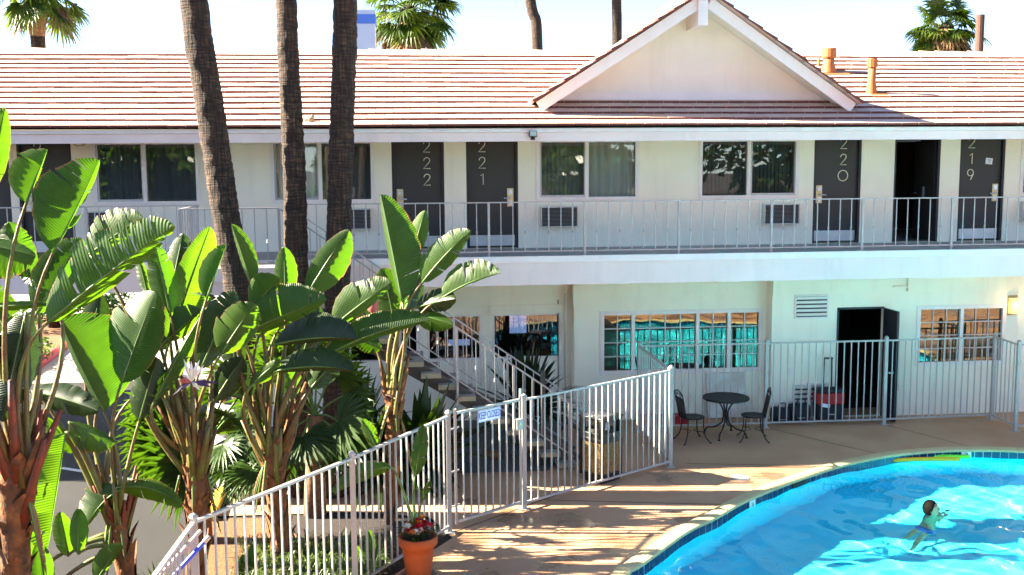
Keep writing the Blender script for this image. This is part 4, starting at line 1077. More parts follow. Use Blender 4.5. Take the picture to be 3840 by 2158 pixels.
# gate
gt = thing('pool_gate', 'grey pool gate with a keep closed sign', 'gate', (P['G0'][0], P['G0'][1], 0))
a, c = Vector(P['G0']), Vector(P['G1']); L_ = (c-a).length; d = (c-a)/L_; ang = math.atan2(d.y, d.x)
A3, C3, D3 = Vector((a.x, a.y, 0)), Vector((c.x, c.y, 0)), Vector((d.x, d.y, 0))
for q, p in enumerate((A3, C3)):
    MB().bar(p+Vector((0, 0, .08)), p+Vector((0, 0, FH+.06)), .036).build('stile', 'fence', gt)
MB().bar(A3+D3*.02+Vector((0, 0, FH)), C3-D3*.02+Vector((0, 0, FH)), .036, .034).build('top_rail', 'fence', gt)
MB().bar(A3+D3*.02+Vector((0, 0, .12)), C3-D3*.02+Vector((0, 0, .12)), .034, .034).build('bottom_rail', 'fence', gt)
gp = MB().bx(-.0095, .0095, -.0095, .0095, .12, FH).mesh('picket', 'fence')
for q in range(1, 9):
    p = a+d*(L_*q/9); place('picket', gp, gt, (p.x, p.y, 0), (0, 0, ang))
nf = Vector((d.y, -d.x, 0))
sc_ = A3+D3*(L_*.49)+nf*.028+Vector((0, 0, FH-.115))
rotz = Matrix.Rotation(ang, 3, 'Z')
sg = MB().box(sc_, (.43, .006, .175), rotz).build('gate_sign', 'sign_white', gt)
b = MB()
for dz_ in (-.08, .08): b.box(sc_+nf*.004+Vector((0, 0, dz_)), (.415, .002, .004), rotz)
for dx_ in (-.207, .207): b.box(sc_+nf*.004+D3*dx_, (.004, .002, .16), rotz)
b.build('sign_border', 'sign_blue', sg)
me = text_mesh('KEEP CLOSED', .15, .002, .44); me.materials.append(MATS['sign_blue'])
place('sign_lettering', me, sg, sc_+nf*.006+Vector((0, 0, .0)), (R(90), 0, ang))
lb = C3-D3*.05+nf*.02+Vector((0, 0, FH-.36))
lk = bevel(MB().box(lb, (.13, .06, .16), rotz).build('latch_box', 'fence', gt), .006)
MB().lathe([(.028, 0), (.03, .006)], (0, 0, 0), 14)
b = MB(); b.tube([lb+nf*.030, lb+nf*.037], .028, 14); b.build('keyhole', 'brass', lk)
MB().tube([C3+Vector((0, 0, FH+.02))+nf*.0, C3+Vector((0, 0, FH+.16))], .018, 8).build('latch_knob', 'flood_glass', gt)
for z in (.35, .85, FH-.22):
    MB().tube([A3-D3*.10+Vector((0, 0, z)), A3+D3*.06+Vector((0, 0, z+.01))], .012, 6).build('hinge', 'fence', gt)
# black lamp post near the stair foot
g = onZ(1372, 1180)
lp = MB().bx(g.x-.04, g.x+.04, -2.86, -2.78, 0, 1.62)
tag(lp.build('dark_post', 'flood_black', None, loc=(g.x, -2.82, 0)), 'thin dark post standing in gravel beside the stair foot', 'post')

# ================================================================== LITTER BIN
g = onZ(1512, 1200); BX, BY = 3.02, -3.78
rz = R(38)
Rz = Matrix.Rotation(rz, 3, 'Z')
tb = thing('litter_bin', 'square litter bin with pebbled panels behind the fence', 'bin', (BX, BY, 0))
BC = Vector((BX, BY, 0)); S = .50
def bb_(b, x, y, z, sx, sy, sz): return b.box(BC+Rz @ Vector((x, y, z)), (sx, sy, sz), Rz)
b = MB(); bb_(b, 0, 0, .05, S-.06, S-.06, .10); bb_(b, 0, 0, .12, S, S, .05); bb_(b, 0, 0, .70, S, S, .06); bb_(b, 0, 0, .40, S-.06, S-.06, .56)
for sx in (-1, 1):
    for sy in (-1, 1): bb_(b, sx*(S/2-.022), sy*(S/2-.022), .41, .044, .044, .56)
bevel(b.build('body', 'black_plastic', tb), .006)
for k_ in range(4):
    Q = Rz @ Matrix.Rotation(k_*math.pi/2, 3, 'Z')
    MB().box(BC+Q @ Vector((0, -(S/2-.026), .405)), (S-.11, .02, .50), Q).build('pebble_panel', 'aggregate', tb)
b = MB()
for sx in (-1, 1):
    for sy in (-1, 1): bb_(b, sx*(S/2-.04), sy*(S/2-.04), .89, .08, .08, .32)
for k_ in range(4):
    Q = Rz @ Matrix.Rotation(k_*math.pi/2, 3, 'Z')
    b.box(BC+Q @ Vector((0, -(S/2-.02), .775)), (S-.15, .04, .09), Q); b.box(BC+Q @ Vector((0, -(S/2-.02), 1.035)), (S-.15, .04, .04), Q)
bb_(b, 0, 0, 1.065, S+.02, S+.02, .03)
hd = bevel(b.build('hood', 'black_plastic', tb), .008)
b = MB(); bb_(b, 0, 0, .80, S-.10, S-.10, .12); b.build('liner', 'dark_room', tb)
b = MB(); bb_(b, -.02, .02, 1.083, S-.10, S-.10, .006); b.build('ash_tray', 'alum', hd)
b = MB(); b.ell(BC+Rz @ Vector((-.02, -.14, .90)), (.05, .07, .09)); b.build('paper_cup', 'paper', tb, True)

# ================================================================== PATIO TABLE AND CHAIRS
tp = onZ(1826, 1000, .74)
pt = thing('patio_table', 'round black wrought iron table on the shaded deck', 'table', (tp.x, tp.y, 0))
TR = 61*K*(tp.y-CAM.y)/FPX
MB().lathe([(TR-.01, -.012), (TR, -.02), (TR, .012), (TR-.015, .014), (TR-.03, .008)], (tp.x, tp.y, .735), 40).build('table_top', 'black_iron', pt)
for k_ in range(4):
    a = R(45+90*k_+12); c, s_ = math.cos(a), math.sin(a)
    pts = crom([(tp.x+c*r_, tp.y+s_*r_, z) for r_, z in ((.30, .715), (.16, .66), (.06, .52), (.045, .40), (.07, .26), (.22, .15), (.36, .12), (.41, .0))], 5)
    l = MB().tube(pts, .015, 7).build('leg', 'black_iron', pt, True)
    MB().lathe([(.03, 0), (.028, .015), (.012, .022)], (tp.x+c*.41, tp.y+s_*.41, 0), 8).build('foot', 'black_iron', l)
MB().lathe([(.05, -.02), (.058, 0), (.05, .02)], (tp.x, tp.y, .40), 12).build('collar', 'black_iron', pt)
def chair(cx, cy, face, label):
    t = thing('patio_chair', label, 'chair', (cx, cy, 0), 'black wrought iron chairs by the patio table')
    Q = Matrix.Rotation(face, 3, 'Z'); O = Vector((cx, cy, 0))
    def W(x, y, z): return O+Q @ Vector((x, y, z))      # +x is forward (towards the table)
    b = MB().lathe([(.20, -.01), (.225, 0), (.225, .018), (.19, .02), (.1, .012)], (cx, cy, .45), 26); b.build('seat', 'black_iron', t)
    for sx, sy in ((1, 1), (1, -1), (-1, 1), (-1, -1)):
        pts = crom([W(sx*.15, sy*.15, .45), W(sx*.155, sy*.155, .30), W(sx*.18, sy*.18, .12), W(sx*.26, sy*.25, .0)], 4)
        l = MB().tube(pts, .011, 6).build('leg', 'black_iron', t, True)
        e = W(sx*.26, sy*.25, 0); MB().lathe([(.022, 0), (.02, .014), (.008, .02)], e, 8).build('foot', 'black_iron', l)
    MB().tube(crom([W(.165, .165, .2), W(.03, 0, .2), W(.165, -.165, .2)], 6), .007, 5).tube(crom([W(-.165, .165, .2), W(-.03, 0, .2), W(-.165, -.165, .2)], 6), .007, 5).build('stretcher', 'black_iron', t)
    # back: two uprights meeting in an arched top with scrolls and a mesh panel
    fr = []
    for y_, z_ in ((-.17, .44), (-.175, .62), (-.19, .86), (-.17, .93), (-.09, .955), (0, .985), (.09, .955), (.17, .93), (.19, .86), (.175, .62), (.17, .44)):
        fr.append(W(-.19-(z_-.44)*.20, y_, z_))
    bk = MB().tube(crom(fr, 5), .011, 7)
    bk.tube([W(-.19-.40*.20, -.185, .84), W(-.19-.40*.20, .185, .84)], .008, 6).tube([W(-.19-.03*.2, -.172, .47), W(-.19-.03*.2, .172, .47)], .008, 6)
    bk = bk.build('backrest', 'black_iron', t, True)
    ms = MB()
    for q in range(1, 16):
        y_ = -.17+.34*q/16; ms.tube([W(-.196, y_, .47), W(-.27, y_, .84)], .0035, 4)
    for q in range(1, 16):
        z_ = .47+.37*q/16; ms.tube([W(-.19-(z_-.44)*.2, -.174, z_), W(-.19-(z_-.44)*.2, .174, z_)], .0035, 4)
    ms.build('mesh_panel', 'black_iron', bk)
    sc = MB()
    for sgn in (-1, 1):
        pts = []
        for q in range(22):
            a = q*.45; r_ = .012+.0026*q; pts.append(W(-.283, sgn*(.085+r_*math.cos(a)), .90+r_*.8*math.sin(a)))
        sc.tube(pts, .006, 5)
    sc.build('scroll', 'black_iron', bk, True)
    return t
c1 = onZ(1742, 1050, .45); c2 = onZ(1895, 1046, .45)
chair(c1.x, c1.y, R(8), 'black iron patio chair left of the round table')
chair(c2.x, c2.y, R(168), 'black iron patio chair right of the round table')

# ================================================================== LUGGAGE BY THE DOOR
g = onZ(2082, 1062); GY = -.58
gx = onY(2083, 1040, GY).x
sc_ = thing('red_suitcase', 'red wheeled case with raised handle beside the dark doorway', 'suitcase', (gx, GY, 0))
bevel(MB().bx(gx-.27, gx+.27, GY-.16, GY+.14, .06, .36).build('lower_body', 'dark_fabric', sc_), .04, 3)
bevel(MB().bx(gx-.28, gx+.28, GY-.15, GY+.15, .36, .60).build('upper_body', 'red_fabric', sc_), .04, 3)
bevel(MB().bx(gx-.285, gx+.285, GY-.155, GY+.155, .60, .67).build('lid', 'dark_fabric', sc_), .02, 3)
b = MB()
for u in (-.075, .095): b.bar((gx+u, GY+.1, .66), (gx+u*.92, GY+.1, 1.24), .026)
b.bar((gx-.09, GY+.1, 1.255), (gx+.105, GY+.1, 1.255), .036, .034); b.build('handle', 'black_plastic', sc_)
MB().box((gx-.12, GY-.17, .36), (.16, .02, .07), Matrix.Rotation(R(12), 3, 'Y')).build('luggage_tag', 'paper', sc_)
for u in (-.22, .22): MB().tube([(gx+u-.02, GY, .05), (gx+u+.02, GY, .05)], .05, 12).build('wheel', 'black_plastic', sc_)
MB().bx(gx-.05, gx+.07, GY-.172, GY-.160, .17, .19).build('zip_pull', 'alum', sc_)
def duffel(px, label, s_, tall):
    x = onY(px, 1045, -.55).x
    t = thing('dark_bag', label, 'bag', (x, -.55, 0), 'dark bags on the ground by the wall')
    b = MB(); n = 12
    prof = [(-.30, .55), (-.27, .85), (-.15, 1.0), (.1, 1.02), (.24, .88), (.29, .5)]
    for u, k_ in prof:
        for j in range(n):
            a = 6.283*j/n; wob = 1+.12*math.sin(3*a+u*7)
            b.v.append((x+u*s_, -.55+.17*k_*wob*math.cos(a), max(.0, tall/2+tall/2*k_*wob*math.sin(a))))
    for i in range(len(prof)-1):
        for j in range(n):
            a = i*n+j; c = i*n+(j+1) % n; b.f.append((a, c, c+n, a+n))
    b.f += [tuple(range(n))[::-1], tuple((len(prof)-1)*n+j for j in range(n))]
    b.build('body', 'dark_fabric', t, True)
    MB().tube(crom([(x-.12*s_, -.62, tall*.9), (x-.09*s_, -.66, tall*1.25), (x+.09*s_, -.66, tall*1.28), (x+.12*s_, -.62, tall*.9)], 5), .012, 6).build('strap', 'black_plastic', t, True)
    MB().bx(x-.1, x+.06, -.735, -.722, tall*.30, tall*.34).build('badge', 'alum', t)
duffel(1963, 'dark low bag nearest the patio chair', .62, .32)
duffel(2010, 'dark humped bag beside the red wheeled case', .72, .38)

# ================================================================== POT WITH FLOWERS
pp = Vector((.02, -7.52, 0))
pot = thing('flower_pot', 'orange terracotta pot with red flowers at the fence', 'pot', pp)
pr = .225
MB().lathe([(.15, 0), (.155, .02), (.19, .30), (.205, .42), (.235, .425), (.245, .44), (.245, .53), (.235, .54), (.215, .535), (.20, .50), (.02, .49)], pp, 28).build('pot_body', 'terracotta', pot, True)
MB().lathe([(.21, 0), (.23, .03), (.2, .035)], pp+Vector((0, 0, -.0)), 24).build('saucer', 'black_plastic', pot)
MB().lathe([(.2, .49), (.19, .515), (.05, .53)], pp, 20).build('potting_soil', 'soil', pot)
def blossom(c, r_, matname):
    b = MB()
    for q in range(26):
        a = random.uniform(0, 6.28); e = random.uniform(.1, 1.45); d_ = Vector((math.cos(a)*math.cos(e), math.sin(a)*math.cos(e), math.sin(e)))
        u = d_.cross(Vector((.3, .2, 1))).normalized(); c0_ = c+d_*r_*.75
        b.add([c0_-u*r_*.22-d_*r_*.25, c0_+u*r_*.22-d_*r_*.25, c0_+u*r_*.32+d_*r_*.22, c0_-u*r_*.32+d_*r_*.22], [(0, 1, 2, 3)])
    return b.build('blossom', matname, pot)
for q in range(30):
    a = random.uniform(0, 6.28); r_ = random.uniform(.0, .19)
    hgt = random.uniform(.57, .70)
    blossom(pp+Vector((math.cos(a)*r_, math.sin(a)*r_, hgt)), random.uniform(.055, .085), 'flower_red' if random.random() < .5 else ('flower_orange' if random.random() < .65 else 'petal_white'))
b = MB()
for q in range(120):
    a = random.uniform(0, 6.28); r_ = random.uniform(.05, .23); c = pp+Vector((math.cos(a)*r_, math.sin(a)*r_, random.uniform(.50, .62)))
    d_ = Vector((math.cos(a), math.sin(a), random.uniform(-.2, .9))).normalized(); u = d_.cross(Vector((0, 0, 1))).normalized()
    b.add([c, c+d_*.035+u*.018, c+d_*.08, c+d_*.035-u*.018], [(0, 1, 2, 3)])
b.uv = [(0, 0)]*len(b.v); b.build('foliage', 'frond', pot)

# ================================================================== SMALL THINGS
# pool pole leaning on the fence, bottom left
a = onZ(437, 1448, 1.35); c = onZ(520, 1357, 1.66)
d = (c-a)
pl = thing('pool_pole', 'blue and silver pool pole leaning on the fence corner', 'pole', a-d*1.2)
MB().tube([a-d*1.5, a+d*.93], .022, 10).build('shaft', 'pole_blue', pl)
MB().tube([a+d*.93, a+d*1.08], .025, 10).build('tip', 'rail', pl)
a2 = a+Vector((-.10, .02, .03)); MB().tube([a2-d*1.4, a2+d*1.15], .018, 10).build('second_shaft', 'rail', pl)
# noodles
def noodle(p0, p1, matname, label):
    a, c = onZ(*p0, -.10), onZ(*p1, -.10)
    pts = []
    for q in range(13):
        t_ = q/12; p = a.lerp(c, t_); p.y += .05*math.sin(t_*3.14)-.02; pts.append(p)
    tag(MB().tube(pts, .036, 12).build('pool_noodle', matname, None, True, loc=(a+c)/2), label, 'pool noodle', 'foam noodles floating at the far pool wall')
noodle((2253, 1151), (2438, 1149), 'noodle_green', 'lime green foam noodle floating against the far pool wall')
noodle((2243, 1158), (2412, 1155), 'noodle_orange', 'orange foam noodle floating in front of the green one')
# yellow kerb ramp
a, c = onZ(556, 1243), onZ(536, 1300)
yk = MB().bar(a+Vector((0, 0, .05)), c+Vector((0, -.2, .05)), .16, .12)
tag(bevel(yk.build('yellow_kerb', 'yellow_paint', None, loc=a), .03), 'yellow painted kerb end beside the standing person', 'kerb')
# rocks in gravel
for (px, py, s_, lb_) in ((1115+2, 1112, .14, 'brown rock in the gravel seen through the left gate bars'), (1243, 1155, .15, 'low brown rock at the gravel edge below the sign'), (1340, 1140, .13, 'dark brown rock beside the grass tuft at the stair foot')):
    g = onZ(px, py); b = MB(); b.ell((g.x, g.y+.1, s_*.35), (s_, s_*.8, s_*.62), 12, 8)
    b.v = [(x*1+noise.noise(Vector((x*6, y*6, z*6)))*.03, y+noise.noise(Vector((x*6+9, y*6, z*6)))*.03, z+noise.noise(Vector((x*6, y*6+5, z*6)))*.03) for x, y, z in b.v]
    tag(b.build('rock', 'rock', None, True, loc=(g.x, g.y+.1, 0)), lb_, 'rock', 'rocks in the gravel bed')
# white rooftop stack and pole behind the ridge
a, c = onY(895, 120, 9.0), onY(942, 25, 9.0); c2 = onY(942, 60, 9.0)
t = thing('rooftop_stack', 'white and blue box stack behind the ridge beside a palm trunk', 'stack', (a.x, 9, 0))
MB().bx(a.x-.3, c.x, 9, 10, 3.0, c2.z).build('stack_body', 'stack_white', t); MB().bx(a.x-.32, c.x+.02, 8.98, 10.02, c2.z, c.z-.12).build('stack_band', 'stack_blue', t); MB().bx(a.x-.31, c.x+.01, 8.99, 10.01, c.z-.12, c.z).build('stack_top', 'stack_white', t)
a, c = onY(2462, 140, 12), onY(2464, 38, 12)
tag(MB().tube([(a.x, 12, 0), (a.x, 12, c.z)], .13, 12).build('wooden_pole', 'pole_wood', None, loc=(a.x, 12, 0)), 'dark brown pole in front of the right background palm', 'pole')
# office contents
def desk():
    t = thing('office_desk', 'dark office counter behind the ground floor glass', 'desk', (1.5, 2.2, 0))
    MB().bx(.3, 3.2, 1.9, 2.6, .98, 1.04).build('desk_top', 'stringer', t); MB().bx(.35, 3.15, 1.95, 2.0, 0, .98).build('desk_front', 'dark_room', t); MB().bx(.35, .4, 2.0, 2.55, 0, .98).bx(3.1, 3.15, 2.0, 2.55, 0, .98).build('desk_side', 'dark_room', t)
desk()
def glow_panel(px, py, Y, w_, h_, label):  # glowing panels added in the dark office in place of daylit blue sheets
    p = onY(px, py, Y)
    t = thing('office_glow_panel', label, 'glow_panel', (p.x, Y, p.z-h_), 'blue panels with added glow in the office')
    MB().box((p.x, Y+.02, p.z), (w_+.04, .03, h_+.04)).build('bezel', 'black_plastic', t); MB().box((p.x, Y, p.z), (w_, .01, h_)).build('glow_face', 'glow_face', t)
    MB().bx(p.x-.03, p.x+.03, Y+.03, Y+.06, p.z-h_*.5-.25, p.z).bx(p.x-.12, p.x+.12, Y-.05, Y+.12, p.z-h_*.5-.27, p.z-h_*.5-.25).build('stand', 'black_plastic', t)
glow_panel(1303, 815, 1.6, .36, .40, 'bright blue panel with added glow behind the right office pane')
glow_panel(1155, 862, 1.5, .45, .13, 'low blue panel with added glow behind the left office pane')
glow_panel(1120, 812, 1.9, .40, .12, 'upper blue panel with added glow behind the left office pane')

# ================================================================== PLANTS
def px2w(n, Y): return n*K*(Y-CAM.y)/FPX
def leafblade(parent, base, tip, wl, wr, fl, fr, phi=0.0, bend=0.0, splits=5, matname='leaf', stalk_from=None, curl=.10, rs=None, stalk_mat='stalk', srad=.022):
    """blade between two world points; wl/wr half widths (m), fl/fr fold of each half (deg), phi turn about the axis"""
    rnd = random.Random(rs if rs is not None else random.random())
    ax = tip-base; Ln = ax.length; d0 = ax.normalized()
    view = (CAM-(base+tip)/2).normalized()
    n0 = (view-d0*view.dot(d0)).normalized()
    lf = n0.cross(d0)        # image left when looking from base to tip
    n0 = Matrix.Rotation(R(phi), 3, d0) @ n0; lf = n0.cross(d0)
    ctrl = (base+tip)/2+lf*bend*Ln*1.0+Vector((0, 0, 1))*.04*Ln
    def B(t): return base*(1-t)**2+ctrl*2*t*(1-t)+tip*t*t
    def T(t): return ((ctrl-base)*(1-t)+(tip-ctrl)*t).normalized()
    def prof(t):
        return max(0.0, math.sin(math.pi*min(1, max(0, t))**.80))**.62
    b = MB(); b.uv = []
    NU = 5
    for side, wd, fo in ((1, wl, fl), (-1, wr, fr)):
        if wd <= 0: continue
        ns = int(splits*1.4+.5) if wd > .6*max(wl, wr) else max(0, splits//2)
        cuts = sorted(rnd.uniform(.14, .93) for _ in range(ns)); cuts = [0]+cuts+[1]
        for q in range(len(cuts)-1):
            t0, t1 = cuts[q], cuts[q+1]
            if t1-t0 < .012: continue
            g0 = rnd.uniform(.002, .014) if q > 0 else 0; g1 = rnd.uniform(.002, .014) if q < len(cuts)-2 else 0
            segw = rnd.uniform(.9, 1.04) if ns > 1 else 1.0; depth0 = rnd.uniform(.05, .6); drp = rnd.uniform(-1, 1)*7+fo; sl = rnd.uniform(.0, .05)
            ml = max(2, int((t1-t0)*34)+1); k = len(b.v)
            for i in range(ml+1):
                for j in range(NU+1):
                    u = j/NU; ue = max(0, (u-depth0)/(1-depth0))
                    t = (t0+g0*ue)+(t1-g1*ue-(t0+g0*ue))*i/ml
                    P_ = B(t); D_ = T(t); lfd = (lf-D_*lf.dot(D_)).normalized(); nn = D_.cross(lfd); nn = nn if nn.dot(n0) > 0 else -nn
                    wv = wd*prof(t)*segw*(1+.02*math.sin(t*37+side)+(.035*noise.noise(Vector((t*45, q*3.1, side)))) )
                    a = R(drp if u > .2 else fo)
                    a += curl*2.2*u
                    x = wv*u*math.cos(a); z = -wv*u*math.sin(a)
                    rip = .005*math.sin(t*60+q*3+side*2)*u*u
                    p = P_+lfd*side*x+nn*(z+rip)+D_*(sl*u*u*Ln*.25+wv*u*.18)
                    b.v.append(tuple(p)); b.uv.append((t, side*u))
            for i in range(ml):
                for j in range(NU):
                    a = k+i*(NU+1)+j; b.f.append((a, a+1, a+NU+2, a+NU+1))
    o = b.build('leaf', matname, parent, True)
    s = MB()
    if stalk_from is not None:
        sv = base-stalk_from; sl_ = sv.length; al = d0.dot(sv)/max(sl_, .01)
        cpt = base-d0*sl_*.38 if al > .35 else stalk_from.lerp(base, .72)+Vector((0, 0, .22*sl_))
        pts = []
        for i in range(11):
            t = i/10; pts.append(stalk_from*(1-t)**2+cpt*2*t*(1-t)+base*t*t)
        rr = [srad*(1.9-1.25*(i/10)**.7) for i in range(11)]
        s.tube(pts, rr, 7).build('stalk', stalk_mat, o, True)
    mr = [B(i/10)-n0*.005 for i in range(0, 11)]
    MB().tube(mr, [srad*.55*(1-i/10.5)+.002 for i in range(11)], 5).build('midrib', 'stalk_green', o, True)
    return o
def trunk_strel(t, crown, foot, r0, r1, nsh):
    pts = []; n = 9
    for i in range(n+1):
        q = i/n; p = foot.lerp(crown, q); p += Vector((.03*math.sin(q*5+foot.x*3), .02*math.cos(q*4), 0)); pts.append(p)
    rr = [r0+(r1-r0)*i/n for i in range(n+1)]
    MB().tube(pts, rr, 12).build('trunk', 'sheath', t, True)
    ax = (crown-foot)
    for k in range(nsh):
        q = .12+.9*k/nsh; p = foot.lerp(crown, min(q, 1.0)); a = k*2.4+random.uniform(-.3, .3); rad = r0+(r1-r0)*q
        o_ = Vector((math.cos(a), math.sin(a), 0)); sd = Vector((-o_.y, o_.x, 0)); L_ = random.uniform(.28, .46)
        b = MB(); m = 5
        for i in range(m+1):
            s_ = i/m; wv = rad*1.15*(1-s_)**.7+.006; out = rad*(.92+.10*s_)+.10*s_*s_
            for u in (-1, -.5, 0, .5, 1):
                b.v.append(tuple(p+o_*(out-abs(u)**2*wv*.55)+sd*(u*wv)+Vector((0, 0, L_*s_-.1))))
        for i in range(m):
            for j in range(4): c = i*5+j; b.f.append((c, c+1, c+6, c+5))
        b.build('leaf_sheath', 'sheath', t, True)
def clump(label, Y, crownpx, footpx, leaves, r0=.11, r1=.10, nsh=16, nm_red=-1, name='giant_bird_of_paradise', group='giant bird of paradise plants'):
    cr = onY(*crownpx, Y); ft = onY(*footpx, Y); ft.z = 0
    t = thing(name, label, 'plant', ft, group)
    trunk_strel(t, cr, ft, r0, r1, nsh)
    rs_ = random.Random(int(footpx[0])); ax_ = (cr-ft)
    for k in range(int(nsh*.75)):          # old cut leaf stalks fanning out of the crown
        q = .72+.28*k/(nsh*.75); p0_ = ft.lerp(cr, q); a_ = rs_.uniform(0, 6.28); sp_ = rs_.uniform(.10, .42)
        dd_ = Vector((math.cos(a_)*sp_*1.3, math.sin(a_)*sp_*.7, 1)).normalized(); ln_ = rs_.uniform(.45, .95)*(.6+3.2*r1)
        p1_ = p0_+Vector((math.cos(a_)*r1*.8, math.sin(a_)*r1*.8, 0)); e_ = p1_+dd_*ln_
        MB().tube([p1_-dd_*.15, p1_.lerp(e_, .35)+Vector((0, 0, .01)), p1_.lerp(e_, .7), e_], [r1*.42, r1*.34, r1*.24, r1*.15], 7).build('cut_stalk', rs_.choice(['stalk', 'stalk', 'sheath'] if nm_red < 0 else ['stalk', 'sheath_red', 'sheath_red', 'sheath']), t, True)
    for k in range(3):          # dead leaves hanging down the trunk
        a_ = rs_.uniform(3.3, 6.1); q_ = ft.lerp(cr, rs_.uniform(.75, .98))
        b0_ = q_+Vector((math.cos(a_)*r1*1.5, math.sin(a_)*r1*1.2, .06)); e0_ = b0_+Vector((math.cos(a_)*.16, math.sin(a_)*.10, -rs_.uniform(.45, .8)))
        leafblade(t, b0_, e0_, .05, .045, rs_.uniform(30, 60), rs_.uniform(30, 60), phi=rs_.uniform(-40, 40), splits=4, matname='frond_dry', stalk_from=None, rs=k+int(footpx[0]))
    for i, L_ in enumerate(leaves):
        bp, tp_, wl, wr, fl, fr = L_[:6]; kw = dict(L_[6]) if len(L_) > 6 else {}
        dy = kw.pop('dy', (0, 0)); m_ = kw.pop('m', 'leaf'); st = kw.pop('st', True)
        b0 = onY(*bp, Y+dy[0]); t0 = onY(*tp_, Y+dy[1])
        sf = cr+Vector((random.uniform(-.8, .8)*r1, random.uniform(-.8, .3)*r1, random.uniform(-.45, -.05))) if st else None
        leafblade(t, b0, t0, px2w(wl*1.14, Y), px2w(wr*1.14, Y), fl, fr, matname=m_, stalk_from=sf, rs=i*7+int(footpx[0]), **kw)
    return t
cA = clump('huge bird of paradise plant at the far left edge', -9.4, (45, 1150), (20, 1560), [
    ((132, 640), (249, 404), 90, 70, 0, 70, dict(splits=5, bend=-.03)),
    ((66, 512), (119, 377), 62, 40, 5, 75, dict(splits=2, dy=(.1, .3))),
    ((-30, 490), (10, 270), 25, 28, 10, 10, dict(splits=1)),
    ((118, 815), (437, 570), 92, 48, 8, 40, dict(splits=15, dy=(-.1, -.3))),
    ((-70, 610), (88, 645), 30, 70, 40, 8, dict(splits=2, dy=(.1, .1))),
    ((92, 790), (205, 600), 55, 50, 10, 20, dict(splits=3, dy=(.25, .35))),
    ((-40, 778), (126, 766), 12, 14, 30, 30, dict(splits=0)),
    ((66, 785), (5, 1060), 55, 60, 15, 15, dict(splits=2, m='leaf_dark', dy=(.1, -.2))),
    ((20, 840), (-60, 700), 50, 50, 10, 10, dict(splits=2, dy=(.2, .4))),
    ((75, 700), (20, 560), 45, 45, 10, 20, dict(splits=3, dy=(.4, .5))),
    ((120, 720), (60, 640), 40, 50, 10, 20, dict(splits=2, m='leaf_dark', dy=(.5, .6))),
    ], .14, .15, 26, 1)
cB = clump('low bird of paradise plant over the driveway, left of the fence corner', -7.8, (292, 1290), (335, 1560), [
    ((262, 1036), (150, 802), 22, 140, 50, -4, dict(splits=1, bend=.04)),
    ((305, 965), (391, 735), 88, 52, -4, 14, dict(splits=2, phi=-38)),
    ((80, 985), (249, 1034), 40, 38, 10, 20, dict(splits=3, m='leaf_dark', dy=(.1, -.1))),
    ((190, 1140), (116, 1050), 26, 20, 10, 40, dict(splits=1)),
    ((172, 1062), (290, 1112), 14, 52, 40, 5, dict(splits=2, dy=(-.1, -.1))),
    ((166, 1086), (118, 1388), 12, 82, 60, -5, dict(splits=4, dy=(-.1, -.3))),
    ((292, 1228), (457, 1276), 30, 36, 35, 30, dict(splits=2, bend=.22, dy=(-.1, -.2))),
    ((302, 1232), (215, 1330), 14, 52, 40, 15, dict(splits=2, bend=-.14, dy=(-.1, -.2))),
    ((196, 1395), (196, 1281), 20, 24, 15, 15, dict(splits=0, dy=(-.3, -.3))),
    ((240, 1465), (306, 1370), 32, 16, 5, 50, dict(splits=1, dy=(-.3, -.4))),
    ((118, 1505), (96, 1366), 24, 26, 10, 15, dict(splits=1, dy=(-.3, -.4))),
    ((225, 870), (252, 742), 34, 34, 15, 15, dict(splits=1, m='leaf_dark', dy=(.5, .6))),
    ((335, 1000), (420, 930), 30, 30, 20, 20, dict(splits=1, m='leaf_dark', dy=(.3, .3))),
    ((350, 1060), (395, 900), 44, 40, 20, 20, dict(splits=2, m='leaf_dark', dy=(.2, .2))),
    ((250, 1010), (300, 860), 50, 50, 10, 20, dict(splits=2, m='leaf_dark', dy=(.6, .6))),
    ((170, 1400), (150, 1290), 24, 24, 15, 15, dict(splits=1, dy=(-.2, -.2))),
    ((60, 1480), (75, 1330), 30, 30, 15, 15, dict(splits=1, dy=(-.2, -.2))),
    ], .10, .09, 16, 1)
